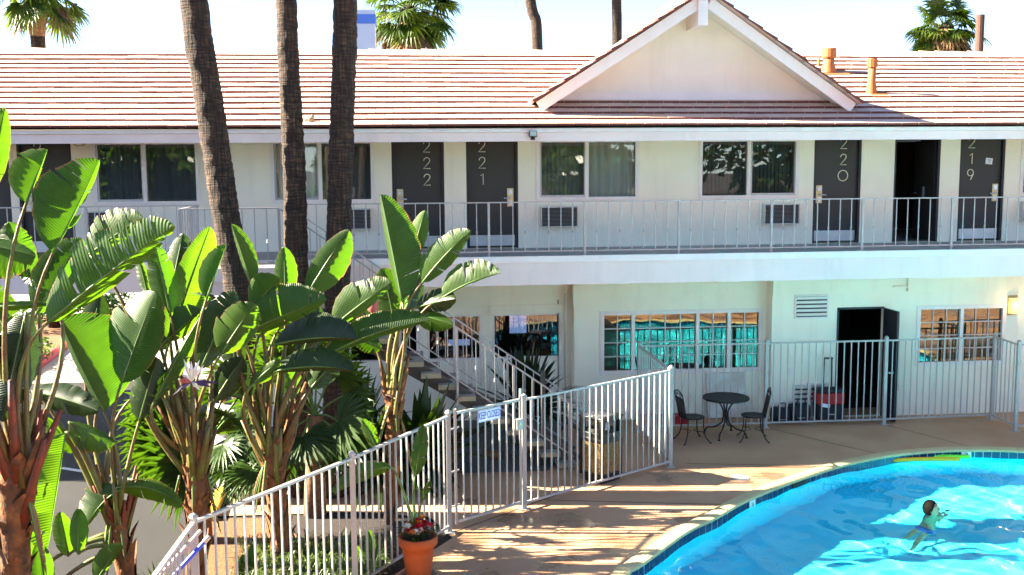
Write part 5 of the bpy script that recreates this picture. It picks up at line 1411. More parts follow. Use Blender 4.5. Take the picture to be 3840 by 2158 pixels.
cC = clump('bird of paradise plant with a white flower, behind the fence corner', -7.3, (490, 1130), (503, 1580), [
    ((222, 642), (358, 548), 66, 26, 5, 35, dict(splits=9, dy=(.5, .6), phi=-15)),
    ((428, 792), (385, 603), 32, 34, 10, 15, dict(splits=2)),
    ((433, 725), (460, 588), 34, 44, 25, 10, dict(splits=3, m='leaf_dark', dy=(.3, .5))),
    ((425, 862), (527, 570), 36, 64, 0, 0, dict(splits=1, phi=18, dy=(0, .25))),
    ((520, 752), (569, 616), 36, 12, 5, 65, dict(splits=1, dy=(-.2, -.1))),
    ((372, 745), (348, 648), 15, 16, 20, 20, dict(splits=2, dy=(.2, .3))),
    ((375, 900), (505, 782), 55, 14, 5, 45, dict(splits=2, m='leaf_dark')),
    ((388, 1010), (503, 798), 16, 30, 60, 20, dict(splits=2, dy=(-.3, -.2))),
    ((505, 930), (592, 735), 56, 36, 10, 15, dict(splits=3, m='leaf_dark', dy=(-.1, 0))),
    ((556, 892), (640, 765), 52, 46, 10, 10, dict(splits=3, dy=(-.2, -.2))),
    ((470, 905), (560, 850), 22, 34, 20, 20, dict(splits=1, m='leaf_dark', dy=(.3, .3))),
    ((420, 880), (345, 780), 46, 40, 10, 20, dict(splits=3, dy=(.3, .4))),
    ((450, 820), (400, 700), 40, 40, 15, 15, dict(splits=2, m='leaf_dark', dy=(.5, .5))),
    ((530, 880), (520, 740), 50, 44, 15, 15, dict(splits=2, m='leaf_dark', dy=(.4, .4))),
    ((540, 1010), (610, 900), 40, 40, 15, 15, dict(splits=2, m='leaf_dark', dy=(.3, .3))),
    ((400, 980), (330, 900), 34, 34, 15, 15, dict(splits=2, dy=(.3, .3))),
    ], .115, .125, 26)
cD = clump('bird of paradise plant in mulch between the palm trunks and the long fence', -6.9, (688, 1120), (714, 1560), [
    ((634, 722), (583, 566), 13, 30, 35, 5, dict(splits=0, phi=-20)),
    ((718, 755), (714, 622), 24, 44, 10, 30, dict(splits=0, dy=(.1, .2))),
    ((772, 742), (877, 579), 30, 50, 15, 0, dict(splits=1, dy=(.1, .2), phi=10)),
    ((634, 778), (703, 701), 46, 22, 5, 35, dict(splits=1, dy=(-.1, -.2))),
    ((606, 842), (820, 755), 66, 26, 0, 30, dict(splits=6, dy=(-.2, -.3))),
    ((838, 822), (985, 710), 52, 22, 0, 40, dict(splits=3, dy=(-.1, -.1), phi=-14)),
    ((688, 868), (898, 853), 66, 14, 15, 30, dict(splits=3, m='leaf_dark', dy=(-.2, -.4), bend=.05)),
    ((822, 893), (1083, 806), 50, 18, 0, 45, dict(splits=2, dy=(-.2, -.2), bend=.06, phi=-12)),
    ((690, 935), (887, 933), 52, 14, 20, 30, dict(splits=4, m='leaf_dark', dy=(-.3, -.5), bend=.07)),
    ((638, 965), (704, 906), 15, 22, 10, 10, dict(splits=1, dy=(-.3, -.3))),
    ((600, 930), (560, 800), 40, 44, 15, 15, dict(splits=2, m='leaf_dark', dy=(.3, .4))),
    ((760, 900), (800, 770), 44, 40, 15, 15, dict(splits=2, m='leaf_dark', dy=(.3, .4))),
    ((650, 850), (690, 740), 44, 44, 15, 15, dict(splits=2, dy=(.4, .4))),
    ((700, 830), (760, 730), 40, 44, 15, 15, dict(splits=2, dy=(.5, .5))),
    ((830, 860), (900, 790), 40, 36, 15, 15, dict(splits=2, dy=(.4, .4))),
    ((620, 1010), (590, 900), 44, 40, 15, 15, dict(splits=2, m='leaf_dark', dy=(.2, .2))),
    ((780, 980), (850, 900), 40, 36, 15, 15, dict(splits=2, m='leaf_dark', dy=(.4, .4))),
    ((740, 1000), (700, 900), 40, 40, 15, 15, dict(splits=2, dy=(.5, .5))),
    ], .11, .12, 26)
cE = clump('tall slim bird of paradise plant nearest the gate', -5.5, (988, 990), (984, 1330), [
    ((1012, 760), (958, 491), 22, 64, 45, 0, dict(splits=1, dy=(0, .2))),
    ((1036, 650), (1069, 530), 28, 22, 25, 0, dict(splits=0, dy=(.2, .3))),
    ((1062, 712), (1183, 582), 46, 24, 15, 0, dict(splits=7, dy=(0, -.1), bend=.03)),
    ((1112, 750), (1259, 687), 52, 10, 10, 55, dict(splits=5, dy=(-.1, -.3), bend=.06)),
    ((1046, 775), (1146, 752), 36, 28, 20, 20, dict(splits=3, m='leaf_dark', dy=(0, -.2))),
    ((1040, 790), (1140, 818), 22, 34, 25, 15, dict(splits=2, dy=(0, -.2))),
    ((992, 812), (962, 676), 40, 50, 10, 10, dict(splits=2, dy=(.15, .2))),
    ((950, 1135), (911, 1055), 16, 20, 20, 20, dict(splits=1, dy=(-.2, -.2))),
    ((940, 860), (900, 760), 30, 30, 20, 20, dict(splits=1, m='leaf_dark', dy=(.3, .3))),
    ((1000, 800), (1060, 690), 34, 34, 15, 15, dict(splits=2, m='leaf_dark', dy=(.3, .4))),
    ((960, 880), (890, 850), 26, 26, 15, 15, dict(splits=2, dy=(.2, .2))),
    ], .085, .095, 14)
# flower of clump C
def flower(root, px, py, Y, s):
    c = onY(px, py, Y); o = None
    def petal(dx, dz, L_, w_, m_, dy=-.1):
        nonlocal o
        e = c+Vector((dx, dy, dz)).normalized()*L_*s; sd = (e-c).cross(Vector((0, 1, .2))).normalized()*w_*s
        mid = c.lerp(e, .45)+Vector((0, -.02, .02))*s
        b = MB().add([c, mid-sd, e, mid+sd, mid+Vector((0, -.02, .015))*s], [(0, 1, 4), (0, 4, 3), (1, 2, 4), (4, 2, 3)])
        if o is None: o = b.build('flower', m_, root)
        else: b.build('petal', m_, o)
    petal(-.85, -.55, .26, .03, 'petal_violet')
    for a in ((-.25, 1, .30, .028), (.05, 1, .26, .03), (.4, 1, .30, .028), (.62, .8, .26, .026), (-.5, .5, .16, .03)): petal(*a, 'petal_white')
    petal(.9, -.05, .34, .024, 'petal_violet'); petal(.9, -.25, .26, .03, 'petal_violet'); petal(-.9, -.6, .27, .022, 'petal_white'); petal(.35, -.35, .14, .03, 'petal_white')
    petal(-.5, .1, .14, .05, 'spathe_red')
flower(cC, 482, 962, -7.75, 1.0)
p = onY(938, 765, -5.6)
b = MB().tube([p+Vector((.06, 0, .16)), p+Vector((.02, -.02, .04)), p+Vector((0, -.02, -.08)), p+Vector((.03, -.02, -.16))], [.02, .06, .075, .015], 8)
b.build('flower_bud', 'spathe_red', cE, True)
# pot plant and young plants by the fence
py_ = -7.5
for bp, tp_, wl, wr, bend, st in (((1044, 1200), (1065, 1070), 24, 27, 0, True), ((985, 1176), (836, 1238), 24, 26, -.16, True), ((1062, 1262), (1082, 1210), 10, 10, 0, True)):
    leafblade(pot, onY(*bp, py_), onY(*tp_, py_-.1), px2w(wl, py_), px2w(wr, py_), 18, 10, bend=bend, splits=2, stalk_from=pp+Vector((.0, 0, .5)), srad=.014, rs=int(bp[0]), stalk_mat='stalk_green')
yp = thing('young_plant', 'small young broad-leaved plant behind the fence bars beside the pot', 'plant', onZ(945, 1440))
for bp, tp_, wl, wr in (((945, 1400), (926, 1335), 18, 18), ((936, 1425), (966, 1382), 16, 12), ((920, 1410), (890, 1375), 12, 14)):
    leafblade(yp, onY(*bp, -7.25), onY(*tp_, -7.3), px2w(wl, -7.2), px2w(wr, -7.2), 15, 15, splits=1, stalk_from=onZ(945, 1448)+Vector((0, .1, 0)), srad=.01, rs=int(tp_[0]), stalk_mat='stalk_green')
yp2 = thing('young_plant', 'upright green leaf pair rising between the mulch trunks', 'plant', onZ(628, 1448))
for bp, tp_, wl, wr in (((620, 1450), (640, 1365), 14, 22), ((600, 1470), (612, 1395), 12, 14)):
    leafblade(yp2, onY(*bp, -7.3), onY(*tp_, -7.3), px2w(wl, -7.3), px2w(wr, -7.3), 15, 15, splits=0, stalk_from=onZ(615, 1500), srad=.01, rs=int(tp_[0]), stalk_mat='stalk_green')

# ---- fan palm leaves
def fan(parent, hub, d, L_, spread=115, n=24, normal=None, matname='frond', droop=.25, stalk_from=None, rnd=random, wfac=1.0):
    d = d.normalized(); nn = normal or (CAM-hub).normalized(); nn = (nn-d*nn.dot(d)).normalized(); s = nn.cross(d)
    b = MB(); b.uv = []
    for i in range(n):
        a = R(-spread+2*spread*i/(n-1)+rnd.uniform(-2.5, 2.5)); q = d*math.cos(a)+s*math.sin(a)
        l = L_*(1-.22*abs(i/(n-1)*2-1)**2)*rnd.uniform(.88, 1.05); sd = nn.cross(q); w_ = L_*.060*wfac*spread/115*24/n
        k = len(b.v); dr = droop*rnd.uniform(.6, 1.4)
        for t, wf in ((.0, .25), (.42, 1.0), (.72, .62), (1.0, .04)):
            p = hub+q*l*t+nn*.05*L_*math.sin(t*3)+Vector((0, 0, -dr*L_*t**2.6))
            for u, h in ((-1, .0), (0, -.35), (1, 0)):
                b.v.append(tuple(p+sd*u*w_*wf+nn*h*w_*wf)); b.uv.append((t, .35))
        for r_ in range(3):
            for c in range(2): x = k+r_*3+c; b.f.append((x, x+1, x+4, x+3))
    o = b.build('frond', matname, parent)
    if stalk_from is not None:
        MB().tube(crom([stalk_from, stalk_from.lerp(hub, .5)+Vector((0, 0, .06*L_)), hub], 3), [.016]*6+[.012], 5).build('stalk', 'frond_dry' if matname == 'frond_dry' else 'stalk_green', o)
    return o
def fan_group(label, Y, crownpx, footpx, fans, trunk_r):
    cr = onY(*crownpx, Y); ft = onY(*footpx, Y); ft.z = 0
    t = thing('young_fan_palm', label, 'palm', ft, 'young fan palms in the planting bed')
    MB().tube([ft, ft.lerp(cr, .5), cr], [trunk_r*1.15, trunk_r, trunk_r*.8], 10).build('trunk', 'palm_boot', t, True)
    for hx, hy, dx, dy, ln, *rest in fans:
        dyv = rest[0] if rest else 0
        h = onY(hx, hy, Y+dyv); e = onY(hx+dx*20, hy+dy*20, Y+dyv-.12)
        fan(t, h, e-h, px2w(ln, Y), stalk_from=cr, droop=.12)
    return t
fan_group('young fan palm spreading left of the flowered plant', -5.9, (500, 1150), (505, 1290), [(430, 1115, -1, -.15, 130), (450, 1170, -1, .25, 150, -.2), (420, 1060, -1, -.4, 110, .2), (560, 1135, .3, 1, 90), (600, 1110, 1, .5, 95), (470, 1200, -.5, .8, 110, -.3), (540, 1070, .1, -1, 100, .3), (575, 1050, .2, -.3, 95, -.5), (600, 1000, .5, -.7, 90, -.4), (560, 1120, .5, .6, 80, -.5), (545, 990, -.2, -.8, 90, -.4), (400, 1130, -1, .6, 120, -.1), (610, 1090, .9, -.2, 100, -.2), (620, 1160, .6, 1, 100, -.3), (580, 1170, -.2, 1, 90, -.4), (590, 940, .2, -1, 110, .1), (380, 1010, -.8, -.6, 110, .3), (640, 1180, 0, 1, 100, -.5), (600, 1210, .8, .6, 80, -.5), (520, 1090, -.4, -.8, 100, .2), (430, 1010, -.4, -1, 110, .2), (370, 1090, -1, 0, 110, .1)], .13)
fan_group('young fan palm in shade between the trunks and the stairs', -5.0, (792, 1045), (790, 1200), [(690, 1120, -.6, .6, 120, -.3), (760, 1100, .2, 1, 125, -.3), (850, 1060, .9, .5, 130, -.2), (880, 990, 1, 0, 120), (840, 930, .7, -.8, 130), (760, 900, -.1, -1, 150, .1), (690, 930, -.7, -.8, 140, .1), (650, 1010, -1, 0, 120), (720, 860, -.3, -1, 120, .3), (800, 860, .3, -1, 120, .3), (870, 1110, .6, .9, 110, -.3)], .15)

# ---- tall palms
def fan_crown(t, c, r_, n, rnd, dry=.3, Lf=.9, nb=18, green='frond'):
    for i in range(n):
        a = rnd.uniform(0, 6.283); e = rnd.uniform(-1.1, 1.25); d = Vector((math.cos(a)*math.cos(e), math.sin(a)*math.cos(e), math.sin(e)))
        dryl = e < -.25 and rnd.random() < dry*2
        h = c+d*r_*rnd.uniform(.55, 1.05)
        nrm_ = (Vector((0, 0, 1))-d*d.z+Vector((rnd.uniform(-.4, .4), rnd.uniform(-.4, .4), 0)))
        nrm_ = (nrm_-d*nrm_.dot(d)).normalized()
        fan(t, h, d+Vector((0, 0, -.25)), r_*Lf*rnd.uniform(.75, 1.1), spread=100, n=nb, normal=nrm_, matname='frond_dry' if dryl else green, droop=.30 if not dryl else .7, stalk_from=c, rnd=rnd)
def tall_palm(label, pts, radii, crown=True, crown_r=1.9, n=34, name='fan_palm', seed=1, group=None, boot=False):
    t = thing(name, label, 'palm', Vector((pts[0][0], pts[0][1], 0)), group)
    cp = crom(pts, 26); m = len(cp); rr = []
    for i in range(m):
        q = i/(m-1)*(len(radii)-1); k = min(int(q), len(radii)-2); rr.append((radii[k]+(radii[k+1]-radii[k])*(q-k))*(1+.034*(i % 2)+.02*math.sin(i*.33)))
    tb_ = MB().tube(cp, rr, 26); tb_.v = [tuple(Vector(v_)+Vector((noise.noise(Vector(v_)*9), noise.noise(Vector(v_)*9+Vector((7, 0, 0))), 0))*.020) for v_ in tb_.v]
    tb_.build('trunk', 'palm_trunk', t, True)
    rnd = random.Random(seed)
    if crown: fan_crown(t, cp[-1], crown_r, n, rnd)
    if boot:
        MB().lathe([(radii[-1]*1.1, -.7), (radii[-1]*2.0, -.25), (radii[-1]*1.6, .1)], cp[-1], 12).build('boot', 'palm_boot', t, True)
    return t
def tp(pxs, Y): return [onY(x, y, Y) for x, y in pxs]
def ext(pts, ztop):
    d = (pts[-1]-pts[-2]); d = d/d.z; p = pts[-1]; d = Vector((d.x*.5, 0, 1)); return pts+[p+d*(ztop-p.z)*.5, p+d*(ztop-p.z)]
for pxs, wtop, wbot, Y, lb, zt in (([(612, 900), (594, 700), (562, 500), (525, 250), (488, 0)], 66, 66, -4.2, 'leftmost tall palm trunk, leaning left across the eave', 15.5),
                       ([(752, 900), (746, 700), (740, 420), (728, 200), (720, 0)], 50, 58, -4.0, 'middle tall palm trunk, the greyest of the three', 15),
                       ([(842, 1100), (848, 750), (856, 450), (864, 200), (868, 0)], 58, 62, -4.05, 'right tall palm trunk of the three in front of the motel', 16)):
    P_ = tp(pxs, Y); f = P_[0].copy(); dd = (P_[0]-P_[1]); f = P_[0]+dd*(P_[0].z/(P_[1].z-P_[0].z)); f.z = 0
    rb, rt = px2w(wbot, Y)/2, px2w(wtop, Y)/2
    pts = [f]+P_ if f.z < P_[0].z-.2 else P_
    pts = ext(pts, zt)
    tall_palm(lb, pts, [rb*1.25, rb, rb, (rb+rt)/2, rt, rt, rt*.8, rt*.7], True, 2.0, 26, seed=int(zt*10), group='tall palms in front of the motel')
# background palms behind the roof
def bgpalm(cpx, rpx, Y, label, seed, n, basepx=None, rad=.2, crown=True, zt=None, dry=.3):
    c = onY(*cpx, Y); b0 = onY(*(basepx or cpx), Y); f = Vector((b0.x, Y, 0))
    t = thing('background_palm', label, 'palm', f, 'palms behind the roof ridge')
    top = c if zt is None else c+(c-b0)*((zt-c.z)/max(.1, (c.z-b0.z)))
    MB().tube(crom([f, Vector((b0.x, Y, b0.z)), c]+([top] if zt else []), 8), rad, 12).build('trunk', 'palm_trunk', t, True)
    r_ = px2w(rpx, Y)
    if crown:
        MB().lathe([(rad*1.0, -r_*.85), (rad*1.5, -r_*.4), (rad*.9, .0)], c, 12).build('boot', 'palm_boot', t, True)
        fan_crown(t, c, r_*.66, n, random.Random(seed), dry, .72, 18, 'frond_bg')
    elif zt: fan_crown(t, top, 1.8, 18, random.Random(seed), dry)
    return t
bgpalm((88, -26), 128, 14, 'background palm at the top left corner, cut by the frame', 3, 46, (97, 130), .22, dry=.1)
bgpalm((1030, 30), 134, 13, 'bushy background palm beside the white stack', 5, 62, (1024, 125), .26, dry=.2)
bgpalm((2376, 76), 112, 16, 'bushy background palm at the upper right beside the brown pole', 9, 60, (2380, 140), .26, dry=.2)
bgpalm((1334, 0), 0, 18, 'curved bare palm trunk rising behind the ridge left of the gable', 11, 0, (1352, 127), px2w(27, 18)/2, False, 16)
bgpalm((1551, 0), 0, 18, 'straight bare palm trunk rising beside the gable roof', 12, 0, (1552, 110), px2w(25, 18)/2, False, 16)

# ---- dark shrubs under the stairs and by the office
def strap_plant(label, c, n, L_, w_, matname, name, up=.9, seed=1, cat='plant', group=None):
    rnd = random.Random(seed); t = thing(name, label, cat, c, group)
    for i in range(n):
        a = rnd.uniform(0, 6.283); e = rnd.uniform(.15, 1.4)*up; d = Vector((math.cos(a)*math.cos(e), math.sin(a)*math.cos(e), math.sin(e))); l = L_*rnd.uniform(.65, 1.1)
        sd = d.cross(Vector((0, 0, 1))).normalized(); b = MB(); b.uv = []
        for q in range(6):
            s_ = q/5; p = c+d*l*s_+Vector((0, 0, -.35*l*s_**2.4*math.cos(e))); wv = w_*(math.sin(min(1, s_*1.35+.08)*2.2))*max(0, 1-s_**3)
            nn = sd.cross(d)
            for u, h in ((-1, .0), (0, -.3), (1, 0)): b.v.append(tuple(p+sd*u*wv+nn*h*wv)); b.uv.append((s_, abs(u)*.6))
        for q in range(5):
            for k in range(2): x = q*3+k; b.f.append((x, x+1, x+4, x+3))
        b.build('leaf', matname, t, True)
    return t
c = onY(1322, 1030, -.95); c.z = .4
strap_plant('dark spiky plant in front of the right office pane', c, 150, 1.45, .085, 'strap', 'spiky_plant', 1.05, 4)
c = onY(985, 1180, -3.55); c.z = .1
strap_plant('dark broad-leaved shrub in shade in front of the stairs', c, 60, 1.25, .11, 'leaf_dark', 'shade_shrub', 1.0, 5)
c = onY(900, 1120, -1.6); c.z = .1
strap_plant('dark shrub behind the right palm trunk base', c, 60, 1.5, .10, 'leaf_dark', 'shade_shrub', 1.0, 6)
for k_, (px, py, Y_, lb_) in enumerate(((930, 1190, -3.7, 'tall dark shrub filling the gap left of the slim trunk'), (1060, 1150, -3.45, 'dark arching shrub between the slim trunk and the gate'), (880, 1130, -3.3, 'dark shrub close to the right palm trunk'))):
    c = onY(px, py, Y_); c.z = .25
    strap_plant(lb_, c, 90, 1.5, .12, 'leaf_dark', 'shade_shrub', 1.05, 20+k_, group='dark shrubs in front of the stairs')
c = onZ(1310, 1122)
strap_plant('small grass tuft at the stair foot', c, 50, .42, .012, 'frond', 'grass_tuft', 1.0, 8)
# strappy ground cover in the bed
rnd = random.Random(2); b = MB(); b.uv = []
for q in range(230):
    px = rnd.uniform(600, 960); py = rnd.uniform(1385, 1560)
    g = onZ(px, py)
    if g.x-(-2.16+(g.y+9.98)*.69) > -.12: continue
    for i in range(10):
        a = rnd.uniform(0, 6.28); d = Vector((math.cos(a), math.sin(a), 0)); l = rnd.uniform(.16, .34); h = rnd.uniform(.12, .28); sd = Vector((-d.y, d.x, 0))*.013
        k = len(b.v)
        for s_ in (0, .4, .75, 1):
            p = g+d*l*s_+Vector((0, 0, h*math.sin(s_*2.5))); wv = (1-s_*.9)
            b.v += [tuple(p-sd*wv), tuple(p+sd*wv)]; b.uv += [(s_, .2), (s_, .2)]
        for s_ in range(3): x = k+s_*2; b.f.append((x, x+1, x+3, x+2))
o = b.build('ground_cover', 'cover', None, loc=(-1.2, -7.2, 0)); tag(o, 'variegated strappy ground cover in the bed by the fence', 'ground cover', kind='stuff')
# small feathery weeds bottom left of the fence corner
c = onZ(395, 1448, .25)
strap_plant('feathery light green weed beside the fence corner', Vector((c.x, c.y, .05)), 40, .45, .02, 'cover', 'weed', .9, 12)
# hedge behind the red kerb
rnd = random.Random(4)
def leafy(name, label, c, r_, n, size, matname, cat, trunk=None, group=None):
    t = thing(name, label, cat, Vector((c[0], c[1], 0)), group); c = Vector(c); b = MB(); b.uv = []
    blobs = [(Vector((rnd.gauss(0, .45)*r_[0], rnd.gauss(0, .45)*r_[1], rnd.gauss(0, .4)*r_[2])), rnd.uniform(.25, .5)) for _ in range(14)]
    for q in range(n):
        o_, s_ = rnd.choice(blobs); d = Vector((rnd.gauss(0, 1), rnd.gauss(0, 1), rnd.gauss(0, 1))).normalized()*rnd.random()**.4
        p = c+o_+Vector((d.x*r_[0], d.y*r_[1], d.z*r_[2]))*s_
        u = Vector((rnd.gauss(0, 1), rnd.gauss(0, 1), rnd.gauss(0, .6))).normalized(); v = u.cross(Vector((rnd.gauss(0, 1), rnd.gauss(0, 1), rnd.gauss(0, 1)))).normalized()
        z_ = size*rnd.uniform(.6, 1.3); k = len(b.v)
        b.v += [tuple(p-u*z_), tuple(p+v*z_*.45), tuple(p+u*z_), tuple(p-v*z_*.45)]; b.uv += [(0, 0), (.5, .3), (1, 0), (.5, .3)]; b.f.append((k, k+1, k+2, k+3))
    b.build('crown', matname, t)
    if trunk:
        MB().tube([(c.x, c.y, 0), (c.x+.1, c.y, c.z*.5), (c.x, c.y, c.z)], [trunk, trunk*.8, trunk*.4], 8).build('trunk', 'palm_boot', t, True)
    return t
hh = ka+Vector((-1.2, 1.5, .45)); leafy('hedge', 'low dark green hedge in the far bed behind the red kerb', hh, (1.0, 1.6, .5), 2600, .07, 'tree_leaf', 'hedge')
hh = ka+Vector((-.6, 7, .8)); leafy('hedge', 'taller leafy hedge at the back of the far bed', hh, (1.8, 2.0, .9), 3000, .09, 'tree_leaf', 'hedge')
# trees and wing behind the camera: seen mirrored in the upper windows
for q, (x, y, z, r_) in enumerate(((-9, -28, 5.6, 3.8), (-1.0, -33, 6.0, 3.6), (11.0, -44, 4.6, 6.0), (24.5, -44, 4.8, 6.6))):
    leafy('courtyard_tree', ['round tree mirrored in the leftmost upper window', 'tall tree mirrored in the window behind the palm trunks', 'dark tree mirrored in the upper window right of door 221', 'dark tree mirrored in the upper window left of door 220'][q], (x, y, z), (r_, r_*.8, r_), 7000, .36, 'tree_leaf', 'tree', .22, 'trees mirrored in the upper windows')

# ================================================================== PEOPLE
def skinned(name, verts, edges, radii, matname, parent, sub=2):
    """one continuous surface grown along a skeleton (world coords)"""
    o0 = origin(parent); me = bpy.data.meshes.new(name)
    me.from_pydata([tuple(Vector(v)-o0) for v in verts], edges, []); me.materials.append(MATS[matname])
    o = bpy.data.objects.new(name, me); COL.objects.link(o); o.parent = parent; ORG[o] = o0
    sk = o.modifiers.new('skin', 'SKIN'); sk.use_smooth_shade = True
    lay = me.skin_vertices[0] if me.skin_vertices else None
    if lay is None:
        bmx = bmesh.new(); bmx.from_mesh(me); bmx.verts.layers.skin.verify(); bmx.to_mesh(me); bmx.free(); lay = me.skin_vertices[0]
    for i, r_ in enumerate(radii):
        r_ = r_ if hasattr(r_, '__len__') else (r_, r_); lay.data[i].radius = r_; lay.data[i].use_root = (i == 0)
    s = o.modifiers.new('sub', 'SUBSURF'); s.levels = sub; s.render_levels = sub
    return o
def head(parent, c, Q, s, hairlen=.0, name='head'):
    """c centre; Q columns: right, forward, up; s head height"""
    c = Vector(c); b = MB(); nu, nv = 20, 16; vs = []
    for i in range(nv+1):
        th = math.pi*i/nv
        for j in range(nu):
            ph = 2*math.pi*j/nu
            x, y, z = math.sin(th)*math.cos(ph), math.sin(th)*math.sin(ph), math.cos(th)
            X, Y_, Z = x*.36, y*.43, z*.5
            if z < -.1: X *= 1-.35*min(1, (-z-.1)); Y_ *= 1-.12*min(1, -z)
            if y > .75 and abs(x) < .45:
                nose = math.exp(-((z+.12)/.16)**2)*math.exp(-(x/.16)**2); Y_ += .10*nose
                Y_ -= .03*math.exp(-((z-.06)/.10)**2)*math.exp(-((abs(x)-.36)/.16)**2)
                Y_ += .025*math.exp(-((z+.45)/.08)**2)*math.exp(-(x/.25)**2)
            vs.append(c+Q @ (Vector((X, Y_, Z))*s))
    fs = []
    for i in range(nv):
        for j in range(nu): a = i*nu+j; d = i*nu+(j+1) % nu; fs.append((a, a+nu, d+nu, d))
    b.add(vs, fs)
    for sx in (-1, 1): b.ell(c+Q @ (Vector((sx*.37, -.03, -.04))*s), (.04*s, .07*s, .11*s), 8, 6, Q)
    b.tube([c+Q @ (Vector((0, -.05, -.35))*s), c+Q @ (Vector((0, -.10, -.72))*s)], .22*s, 12)
    h = b.build(name, 'skin', parent, True)
    for sx in (-1, 1):
        MB().ell(c+Q @ (Vector((sx*.14, .385, .04))*s), (.05*s, .03*s, .03*s), 8, 6, Q).build('eye', 'hair', h)
    MB().ell(c+Q @ (Vector((0, .405, -.27))*s), (.10*s, .03*s, .022*s), 10, 6, Q).build('mouth', 'spathe_red', h)
    b = MB(); vs = []
    for i in range(nv+1):
        th = math.pi*i/nv
        for j in range(nu):
            ph = 2*math.pi*j/nu
            x, y, z = math.sin(th)*math.cos(ph), math.sin(th)*math.sin(ph), math.cos(th)
            front = max(0, y); lim = min(.56, 1.3*front-.30)-(hairlen if y < .1 else 0)*.4
            zz = max(z, lim); k = 1.08 if z >= lim else .93
            vs.append(c+Q @ (Vector((x*.385*k, y*.45*k-.02, zz*.52*k))*s))
    b.add(vs, fs); b.build('hair', 'hair', h, True)
    return h
def hand(parent, wrist, fwd, up, s, side, curl=.35, matname='skin'):
    """palm plus five separate bent fingers; fwd along the fingers"""
    fwd = Vector(fwd).normalized(); up = Vector(up); up = (up-fwd*up.dot(fwd)).normalized(); rt = fwd.cross(up)*side; w_ = Vector(wrist)
    v = [w_, w_+fwd*.045*s, w_+fwd*.09*s]; e = [(0, 1), (1, 2)]; r_ = [(.026*s, .018*s), (.036*s, .016*s), (.036*s, .014*s)]
    o = skinned('hand', v, e, r_, matname, parent, 1)
    for k, (off, ln) in enumerate(((-.030, .068), (-.010, .078), (.010, .073), (.029, .058))):
        p0 = w_+fwd*.088*s+rt*off*s; p1 = p0+fwd*ln*.45*s-up*.004*s; p2 = p1+(fwd*math.cos(curl)-up*math.sin(curl))*ln*.33*s; p3 = p2+(fwd*math.cos(curl*2)-up*math.sin(curl*2))*ln*.25*s
        MB().tube([p0-fwd*.015*s, p0, p1, p2, p3], [.009*s, .0092*s, .0088*s, .008*s, .006*s], 7).build('finger', matname, o, True)
    p0 = w_+fwd*.03*s-rt*.03*s; p1 = p0+(fwd*.6-rt*.8)*.035*s; p2 = p1+(fwd*.9-rt*.35)*.032*s
    MB().tube([p0+rt*.012*s, p0, p1, p2], [.011*s, .011*s, .010*s, .007*s], 7).build('thumb', matname, o, True)
    return o
def frame(fwd, up):
    f = Vector(fwd).normalized(); u = Vector(up); u = (u-f*u.dot(f)).normalized(); r_ = f.cross(u); return Matrix((r_, f, u)).transposed()
# ---- swimmer: head out of the water, face lifted to the right, legs trailing to the lower left
hc = onZ(2343, 1284, -.04)
sw = thing('person', 'person swimming in the sunlit part of the pool, head above water', 'person', (hc.x, hc.y, -.13))
hs = .255
Qh = frame((.80, -.55, .22), (-.30, -.0, 1))
head(sw, hc+Vector((0, 0, .02)), Qh, hs, .3)
def onW(x, y, z, zs=-.13):          # through the water surface, bent by refraction, down to height z
    d = ray(x, y).normalized(); s0 = CAM+d*((zs-CAM.z)/d.z)
    h = Vector((d.x, d.y, 0)); sn = h.length/1.33; h.normalize(); cs = math.sqrt(1-sn*sn)
    return s0+h*(sn/cs*(zs-z))+Vector((0, 0, z-zs))
nk = hc+Vector((-.03, -.02, -.13)); ch = onW(2346, 1301, -.40); hp = onW(2326, 1328, -.70)
shR = ch+Vector((.07, -.12, .07)); shL = ch+Vector((.04, .13, .07))
elR = onW(2364, 1311, -.52); haR = onW(2372, 1304, -.46); elL = onW(2366, 1296, -.50); haL = onW(2376, 1290, -.44)
hR = hp+Vector((.04, -.09, -.02)); hL = hp+Vector((-.03, .09, -.02)); knR = onW(2320, 1342, -.84); ftR = onW(2294, 1370, -1.0); knL = onW(2304, 1328, -.82); ftL = onW(2278, 1344, -1.0)
hi = ch.lerp(hp, .5)
V = [hp, hi, ch, nk, shR, elR, haR, shL, elL, haL, hR, knR, knR.lerp(ftR, .5), ftR, ftR+Vector((-.10, -.06, -.06)), hL, knL, knL.lerp(ftL, .5), ftL, ftL+Vector((-.12, -.03, -.06))]
E_ = [(0, 1), (1, 2), (2, 3), (2, 4), (4, 5), (5, 6), (2, 7), (7, 8), (8, 9), (0, 10), (10, 11), (11, 12), (12, 13), (13, 14), (0, 15), (15, 16), (16, 17), (17, 18), (18, 19)]
Rr = [.11, .105, .125, .055, .055, .040, .028, .055, .040, .028, .085, .055, .05, .034, .028, .085, .055, .05, .034, .028]
skinned('body', V, E_, Rr, 'skin', sw)
skinned('swim_shorts', [hi.lerp(hp, .45), hp, hR, hR.lerp(knR, .6), hL, hL.lerp(knL, .6)], [(0, 1), (1, 2), (2, 3), (1, 4), (4, 5)], [.122, .126, .098, .084, .098, .084], 'blue_cloth', sw)
hand(sw, haR, haR-elR, (0, 0, 1), 1.0, 1); hand(sw, haL, haL-elL, (0, 0, 1), 1.0, -1)
